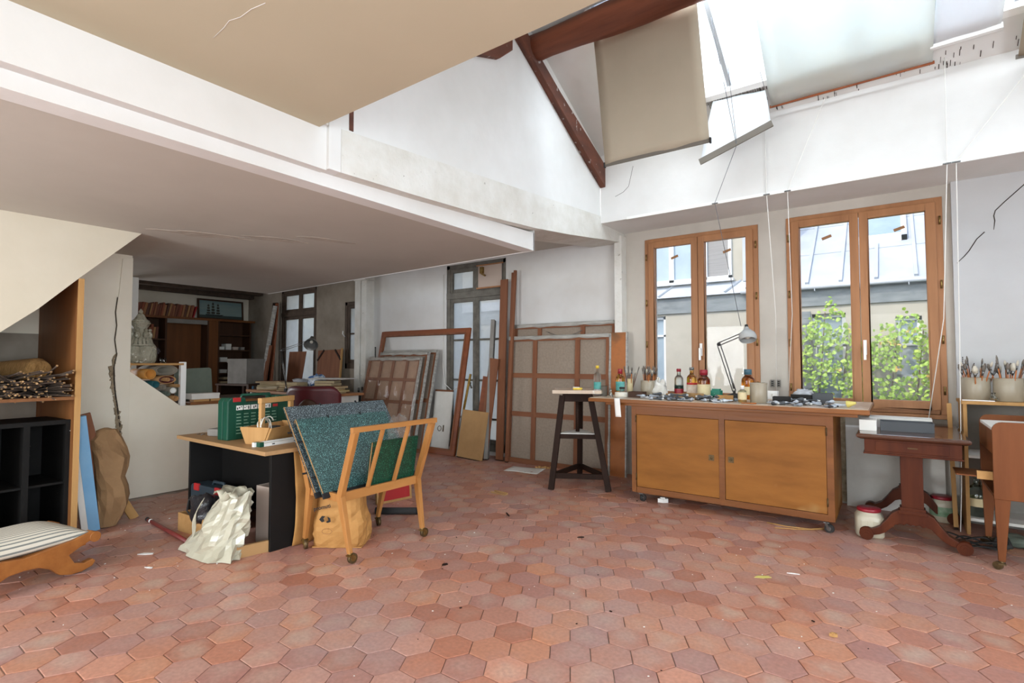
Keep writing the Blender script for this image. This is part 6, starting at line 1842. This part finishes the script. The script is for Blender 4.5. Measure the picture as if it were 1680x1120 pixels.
for k, (dx, h_) in enumerate(((.0, .33), (.03, .30), (.07, .28))):
    MB().tube([(0, 0, 0), (dx * .5, 0, h_ * .5), (dx, 0, h_)], .0012, 4).build('stalk', 'twig', t)
    b_ = MB()
    for q in range(9): b_.sphere((dx * (.55 + .05 * q) , .004 * (-1) ** q, h_ * (.62 + .045 * q)), .004, 5, 4, (1, 1, 1.5))
    o_ = b_.build('buds', 'dried', t); o_['kind'] = 'stuff'

# ------------------------------------------------------------------ things on and around the mahogany table
t = thing('slate_box', 'shallow slate-grey open box on the mahogany table', 'box', (.055, 4.80, .7645), R(2))
for q in ((-.155, -.08, .155, -.076), (-.155, .076, .155, .08), (-.155, -.076, -.151, .076), (.151, -.076, .155, .076)): B(q[0], q[1], 0, q[2], q[3], .068).build('wall', 'slate', t)
B(-.151, -.076, 0, .151, .076, .05).build('contents', 'slate', t)
t = thing('white_carton', 'white carton lid behind the slate-grey box', 'box', (.02, 5.02, .7645), R(-1))
B(-.19, -.09, 0, .19, .09, .075).build('body', 'white_card', t, bevel=0.002); B(-.192, -.092, .05, .192, .092, .078).build('lid', 'white_card', t)
t = thing('paper_block', 'thick block of white paper at the table corner', 'paper', (-.175, 4.74, .7645), R(0))
B(-.05, -.07, 0, .055, .10, .075).build('sheets', 'paper', t); B(-.051, -.071, .075, .056, .101, .078).build('cover_sheet', 'white_card', t)
def tub(label, x, y, w_, h, sq, lab=None):
    t_ = thing('plastic_tub', label, 'tub', (x, y, 0), R(8))
    n_ = 24
    prof = [(.9, 0), (1, .012), (1, h * .70), (.93, h * .80), (.80, h * .86), (.80, h * .90)]
    vs, fs = [], []
    for q, (k_, z_) in enumerate(prof):
        for k in range(n_):
            a_ = 2 * math.pi * k / n_
            c_, s_ = math.cos(a_), math.sin(a_)
            e_ = sq if z_ < h * .78 else 2
            f_ = (abs(c_) ** e_ + abs(s_) ** e_) ** (-1 / e_)
            vs.append((c_ * f_ * w_ * k_, s_ * f_ * w_ * k_, z_))
    for q in range(len(prof) - 1):
        for k in range(n_): fs.append((q * n_ + k, q * n_ + (k + 1) % n_, (q + 1) * n_ + (k + 1) % n_, (q + 1) * n_ + k))
    fs += [tuple(range(n_))[::-1], tuple((len(prof) - 1) * n_ + k for k in range(n_))]
    MB().add(vs, fs, True).build('body', 'tub_white', t_)
    MB().lathe([(w_ * .83, h * .88), (w_ * .86, h * .89), (w_ * .86, h * .98), (w_ * .8, h), (0, h)], 24).build('lid', 'cap_red', t_)
    if lab: MB().lathe([(w_ * 1.002, h * .25), (w_ * 1.002, h * .62)], 24, cap0=False, cap1=False).build('label', lab, t_)
    else:
        for s_ in (-1, 1): B(s_ * w_ * .42 - .02, -w_ - .004, h * .22, s_ * w_ * .42 + .02, -w_ + .006, h * .60).build('grip_panel', 'tub_white', t_, bevel=0.003)
    return t_
M['tub_white'] = mat('cloudy white plastic', 'C2BAA6', 'B5AD98', scale=4, rough=0.35)
tub('square white plastic tub with a red lid left of the mahogany table', -.18, 4.69, .088, .20, 5)
tub('round white plastic tub with a red lid behind the mahogany table', .28, 5.44, .085, .20, 2, 'label_green')
t = thing('demijohn', 'large clear glass jug with a paper label in the open shelf', 'glass jug', (.475, 5.25, 0.121))
t.location.z = .1215
MB().lathe([(.060, 0), (.068, .01), (.068, .16), (.055, .20), (.022, .235), (.019, .285), (.024, .29), (.024, .30), (0, .30)], 22).build('body', 'glass_green', t); MB().lathe([(.0688, .075), (.0688, .135)], 22, cap0=False, cap1=False).build('label', 'label_cream', t); MB().lathe([(.02, .285), (.021, .315), (0, .316)], 14).build('stopper', 'white_plastic', t)
t = thing('leaning_batten', 'pale batten leaning on the open shelf side', 'batten', (.345, 5.22, 0), rot=(R(-3), R(-1), 0))
B(-.014, -.01, 0, .014, .01, .95).build('board', 'raw_pine', t); B(-.0145, -.0105, 0, .0145, .0105, .02).build('end_grain', 'dark_oak', t)
t = thing('white_leaning_board', 'white board leaning on the wall behind the mahogany table', 'board', (-.05, 5.53, 0), rot=(R(-2.0), 0, 0))
B(-.32, 0, 0, .36, .012, .70).build('board', 'white_card', t); B(-.32, -.001, .69, .36, .013, .705).build('edge', 'white_paint', t)
t = thing('black_straps', 'tangle of black leather straps on the tiles behind the table', 'straps', (.42, 4.82, 0))
for k in range(5):
    ph = k * 1.3
    MB().sheet(lambda u, v: (-.16 + .30 * u + .03 * math.sin(ph + 5 * u), .05 * math.sin(ph * 2 + 4 * u) + (v - .5) * .03 + .02 * k - .04, .012 + .035 * abs(math.sin(ph + 5 * u)) * (1 if k > 1 else .3) + .004 * k), 16, 2, .005).build('strap', 'rubber', t)
MB().tube([(.10, 0, .03), (.12, .05, .06), (.16, .04, .07), (.17, -.02, .04), (.12, -.03, .03)], .018, 8).build('buckle_roll', 'rubber', t)
t = thing('wood_kindling', 'handful of splintered wood beside the black straps', 'wood', (.56, 4.86, 0))
for k in range(9):
    a_ = rng.uniform(0, 6.28)
    MB().bar((.04 * math.cos(a_), .04 * math.sin(a_), .006), (.02 * math.cos(a_ + 2), .02 * math.sin(a_ + 2), rng.uniform(.05, .10)), .010, .006).build('splinter', 'raw_pine', t)
t = thing('grey_cloth', 'grey-green cloth crumpled on the floor at the right edge', 'cloth', (.70, 5.02, 0))
crumple('cloth', 'canvas_sage', t, (0, 0, .035), .16, .09, .036, 9.3, amp=.5)

# on the trolley
t = thing('cream_paper', 'sheet of cream paper on the teak trolley', 'paper', (.60, 4.55, .8625), R(-8))
MB().sheet(lambda u, v: (-.08 + .16 * u, -.06 + .12 * v, .004 + .006 * math.sin(4 * u + 2 * v)), 8, 6, .0012).build('sheet', 'label_cream', t)
t = thing('drawing_pad', 'pale pad overhanging the teak trolley edge', 'pad', (.82, 4.55, .8625), R(6))
B(-.12, -.22, .04, .18, .12, .055).build('sheets', 'paper', t); B(-.12, -.22, 0, .18, .12, .04).build('backing', 'grey_board', t)
for k in range(6):
    o = copy_tree(protos[k % 3])
    o.location = (.70 + .045 * k, 4.60 + .03 * (k % 2), .9185 + .001); o.rotation_euler = (0, 0, rng.uniform(0, 6.28)); o.scale = (1.3,) * 3
    o['label'] = 'paint tube lying on the drawing pad of the trolley'; o['group'] = 'paint tubes on the trolley'
t = thing('paint_tin', 'white tin of tubes standing on the trolley pad', 'tin', (.84, 4.66, .918))
MB().lathe([(.035, 0), (.036, .05), (.034, .05), (.033, .004), (0, .004)], 18, cap1=False).build('body', 'white_paint', t); MB().lathe([(.0365, .045), (.038, .049), (.0365, .052)], 18, cap0=False, cap1=False).build('rim', 'steel', t)

# on the stool
t = thing('yellow_sponge', 'small yellow sponge on the stool top', 'sponge', (-2.60, 4.68, .9855), R(20))
MB().box(-.045, -.025, 0, .045, .025, .022).build('body', 'cap_yellow', t, bevel=0.006); B(-.045, -.025, .022, .02, .01, .028).build('scrap', 'paper', t)

# ------------------------------------------------------------------ blinds and cords under the skylight
M['blind_beige'] = cloth_mat('beige blackout blind', 'B8AC98', .06, 'B1A591', 2)
M['blind_white'] = cloth_mat('translucent white blind', 'E4E8E6', .45, 'E6E4DA', 3)
M['blind_paint'] = cloth_mat('white painted cloth', 'EEF0F2', .30)
M['rust_wood'] = wood('rusty wooden batten', 'A4613A', '84472A', 'x', 9, 0.6)
def blind(label, name, p00, p10, p01, p11, m, bar_m, sag=.0, bar=(.03, .03), nu=10, nv=14, roller=None, stain=None):
    """p00 p10: top left and right; p01 p11: bottom left and right"""
    t_ = thing(name, label, 'blind', tuple(Vector(p01)))
    o_ = Vector(p01)
    P4 = [Vector(p) - o_ for p in (p00, p10, p01, p11)]
    def fn(u, v):
        p_ = (P4[0] * (1 - u) + P4[1] * u) * (1 - v) + (P4[2] * (1 - u) + P4[3] * u) * v
        return p_ + Vector((0, 0, -sag * math.sin(math.pi * v))) + Vector((0, .004 * math.sin(9 * u + 5 * v), 0))
    MB().sheet(fn, nu, nv, .0015).build('cloth', m, t_)
    d_ = (P4[3] - P4[2]).normalized() * .012
    MB().bar(P4[2] - d_, P4[3] + d_, bar[0], bar[1]).build('bottom_bar', bar_m, t_, bevel=0.003)
    if roller: MB().tube([P4[0], P4[1]], roller, 12).build('roller', 'white_paint', t_)
    return t_
b1 = blind('beige roller blind hanging down from the roof log', 'roller_blind', (-1.965, 3.842, 3.93), (-1.125, 3.862, 3.93), (-1.97, 4.05, 2.955), (-1.125, 4.135, 2.985), 'blind_beige', 'blind_bar', bar=(.012, .03))
for k, x in enumerate((-1.975, -1.118)): B(x - .006 + 1.97, (.0, .085)[k] - .012, (-.02, .01)[k], x + .006 + 1.97, (.0, .085)[k] + .012, (.022, .052)[k]).build('bar_end', 'rubber', b1)
blind('large translucent white blind with a rusty batten under the skylight', 'roller_blind', (-.77, 3.76, rz(3.76) - .045), (.275, 3.76, rz(3.76) - .045), (-.815, 4.915, rz(4.915) - .05), (.275, 4.905, rz(4.905) - .045), 'blind_white', 'rust_wood', .012, (.014, .022))
blind('white painted cloth blind rolled at its lower edge', 'roller_blind', (.30, 3.76, rz(3.76) - .03), (.665, 3.76, rz(3.76) - .03), (.27, 4.80, rz(4.80) - .03), (.635, 4.79, rz(4.79) - .03), 'blind_paint', 'white_paint', .006, (.04, .04))
blind('beige blackout blind cut by the right picture edge', 'roller_blind', (.72, 3.80, 3.98), (1.35, 3.80, 3.98), (.735, 4.93, 3.38), (1.35, 4.93, 3.36), 'blind_beige', 'blind_bar', .0, (.012, .03))
fb = blind('short white blind flap with a crooked grey bottom bar', 'roller_blind', (-1.26, 4.76, rz(4.76) - .012), (-.84, 4.79, rz(4.79) - .01), (-1.355, 4.70, 3.05), (-.785, 4.70, 3.235), 'blind_paint', 'blind_bar', -.03, (.016, .055))
def cord(label, pts_, r_=.0032, dark=False, hook=None):
    o_ = Vector(pts_[-1])
    t_ = thing('blind_cord', label, 'cord', tuple(o_))
    MB().tube([Vector(p) - o_ for p in pts_], r_, 6).build('line', 'wire' if dark else 'cord', t_)
    if hook:
        h_ = Vector(hook) - o_
        MB().box(h_.x - .025, h_.y - .012, h_.z - .006, h_.x + .025, h_.y + .004, h_.z + .002).build('cleat', 'steel', t_)
        MB().tube([h_ + Vector((-.012, -.01, .0)), h_ + Vector((0, -.016, -.012)), h_ + Vector((.012, -.01, 0))], .003, 6).build('eyelet', 'steel', t_)
    return t_
M['wire'] = mat('thin grey wire', '6E7076', rough=0.7)
cord('blind cord slanting from the flap down to the lamp', [(-1.07, 4.02, 3.88), (-1.055, 4.70, 3.12), (-1.32, 5.0, 2.745), (-1.15, 5.18, 1.60)], .0026, True, (-1.32, 5.004, 2.742))
cord('blind cord hanging left of the double cords between the windows', [(-.88, 4.99, 3.40), (-.88, 5.0, 2.745), (-.875, 5.3, 1.7), (-.90, 5.42, .99)], .0032, False, (-.88, 5.004, 2.742))
cord('blind cord running from the large blind down the window edge', [(-.42, 4.95, 3.44), (-.715, 5.0, 2.745), (-.74, 5.3, 1.7), (-.80, 5.42, 1.0)], .0032, False, (-.715, 5.004, 2.742))
cord('blind cord crossing the right window frame', [(.345, 4.93, 3.60), (.345, 5.0, 2.745), (.31, 5.2, 1.6), (.20, 5.30, .79)], .0036, False, (.345, 5.004, 2.742))
cord('blind cord hanging at the pier right of the windows', [(.80, 4.97, 3.30), (.397, 5.0, 2.745), (.40, 5.2, 1.5), (.375, 5.10, .35), (.36, 5.09, .02)], .0034, False, (.397, 5.004, 2.742))
cord('thin wire hanging from the ceiling across the beige blind edge', [(-.93, 3.6, 4.1), (-1.05, 4.68, 3.14)], .002, True)
cord('thin wire slanting below the skylight glass', [(-.85, 3.9, 3.95), (-.83, 4.70, 3.56)], .002, True)
cord('loop of white flex hanging on the wall beside the french window', [(-5.33, 5.585, 2.55), (-5.335, 5.58, 1.2), (-5.28, 5.56, .95), (-5.12, 5.55, .85), (-5.0, 5.56, .92)], .006)
t = thing('double_socket', 'pair of old wall sockets between the windows', 'socket', (-.945, 5.595, 1.06))
for x in (-.035, .02):
    B(x, -.012, -.035, x + .035, 0, .035).build('plate', 'grey_board', t)
    for z in (-.018, 0, .018): B(x + .008, -.015, z - .005, x + .026, -.011, z + .005).build('slot', 'ink', t)

# ------------------------------------------------------------------ litter on the tiles
t = thing('white_sheet', 'white sheet of paper lying before the large canvas', 'paper', (-3.53, 5.08, .002), R(12))
MB().sheet(lambda u, v: (-.21 + .42 * u, -.15 + .30 * v, .002 + .004 * math.sin(5 * u + 3 * v)), 8, 6, .0012).build('sheet', 'paper', t)
t = thing('torn_bark', 'scrap of orange-brown bark on the tiles before the large canvas', 'scrap', (-3.40, 5.28, .002), R(20))
for k in range(6): B(-.10 + .035 * k, -.012 + .008 * (k % 3), 0, -.07 + .035 * k, .016, .018 + .008 * (k % 2)).build('scrap_piece', 'raw_pine', t)
t = thing('small_tray', 'little wooden tray lying on the tiles', 'tray', (-3.10, 4.03, .001), R(-4))
B(-.085, -.025, 0, .085, .025, .004).build('bottom', 'cardboard', t); B(-.085, -.027, .004, .085, -.023, .016).build('wall', 'cardboard', t); B(-.085, .023, .004, .085, .027, .018).build('wall', 'cardboard', t)
def bit(name, label, x, y, sx_, sy_, sz_, m, rz_=0.0, cat='scrap', group=None):
    t_ = thing(name, label, cat, (x, y, .0015), R(rz_), group)
    MB().prism([(-sx_, -sy_ * .6), (0, -sy_), (sx_, -sy_ * .3), (sx_ * .8, sy_), (-sx_ * .5, sy_ * .8)], 'z', 0, sz_).build('piece', m, t_)
    MB().prism([(-sx_ * .5, -sy_ * .3), (sx_ * .4, -sy_ * .4), (sx_ * .3, sy_ * .5), (-sx_ * .3, sy_ * .4)], 'z', sz_, sz_ * 1.25).build('chip', m, t_)
bit('cork_piece', 'small tan cork crumb alone on the lit tiles at the lower right', -.259, 2.869, .017, .010, .014, 'raw_pine', 10)
bit('paper_scrap', 'pale yellow-green paper scrap on the tiles left of the table foot', -.66, 3.40, .05, .018, .002, 'yellow_p', 30)
bit('dark_stick', 'thin dark stick on the tiles in the middle of the floor', -2.62, 3.52, .055, .005, .008, 'dark_oak', -40)
bit('dark_chip', 'small dark chip on the tiles before the cabinet', -1.86, 3.38, .025, .006, .006, 'dark_oak', 36)
bit('white_splinter', 'thin white splinter on the tiles before the table', -.52, 3.56, .035, .004, .004, 'paper', 15)
bit('leaf_scrap', 'curled dark leaf on the tiles right of the rack', -2.30, 2.43, .02, .012, .006, 'dark_oak', 60)
bit('white_lump', 'white crumpled paper lump under the cabinet', -1.72, 4.66, .045, .03, .035, 'paper', 20)
bit('plaster_chip', 'large pale plaster flake on the tiles before the red tube', -4.02, 1.40, .05, .018, .003, 'paper', 35)
bit('plaster_chip', 'pale plaster flake below the large flake', -3.74, 1.32, .028, .010, .003, 'paper', 20)
t = thing('curved_lath', 'thin curved wooden lath under the right end of the cabinet', 'lath', (-.60, 4.55, .004), R(25))
MB().tube([(-.22, .10, .002), (-.10, .02, .002), (.05, -.02, .004), (.17, 0, .012)], .005, 6).build('lath', 'raw_pine', t); MB().tube([(-.20, -.03, .002), (0, -.035, .002), (.15, -.01, .004)], .004, 6).build('lath', 'raw_pine', t)
# crumbs nobody could count
b, c = MB(), MB()
for k in range(420):
    x, y = rng.uniform(-5.6, .8), rng.uniform(1.0, 5.3)
    if rng.random() < .55:
        q = rng.choice(((-5.2, 1.9, .5), (-4.2, 1.4, .5), (-2.6, 2.5, .5), (-2.9, 4.4, .6), (-.4, 3.6, .8)))
        x, y = rng.gauss(q[0], q[2]), rng.gauss(q[1], q[2])
    if y > 5.4 or x < -5.7 or x > 2 or y < .6: continue
    s_ = rng.uniform(.0015, .0045) * (1.8 if rng.random() < .06 else 1)
    mx = Matrix.Translation((x, y, .002)) @ Euler((0, 0, rng.uniform(0, 6))).to_matrix().to_4x4()
    (b if rng.random() < .6 else c).box(-s_, -s_ * .6, 0, s_, s_ * .6, s_ * .5, mx)
tag(b.build('plaster_crumbs', 'paper'), 'white plaster crumbs scattered over the tiles', 'crumbs', None, 'stuff')
tag(c.build('dirt_crumbs', 'dark_oak'), 'dark dirt crumbs scattered over the tiles', 'crumbs', None, 'stuff')
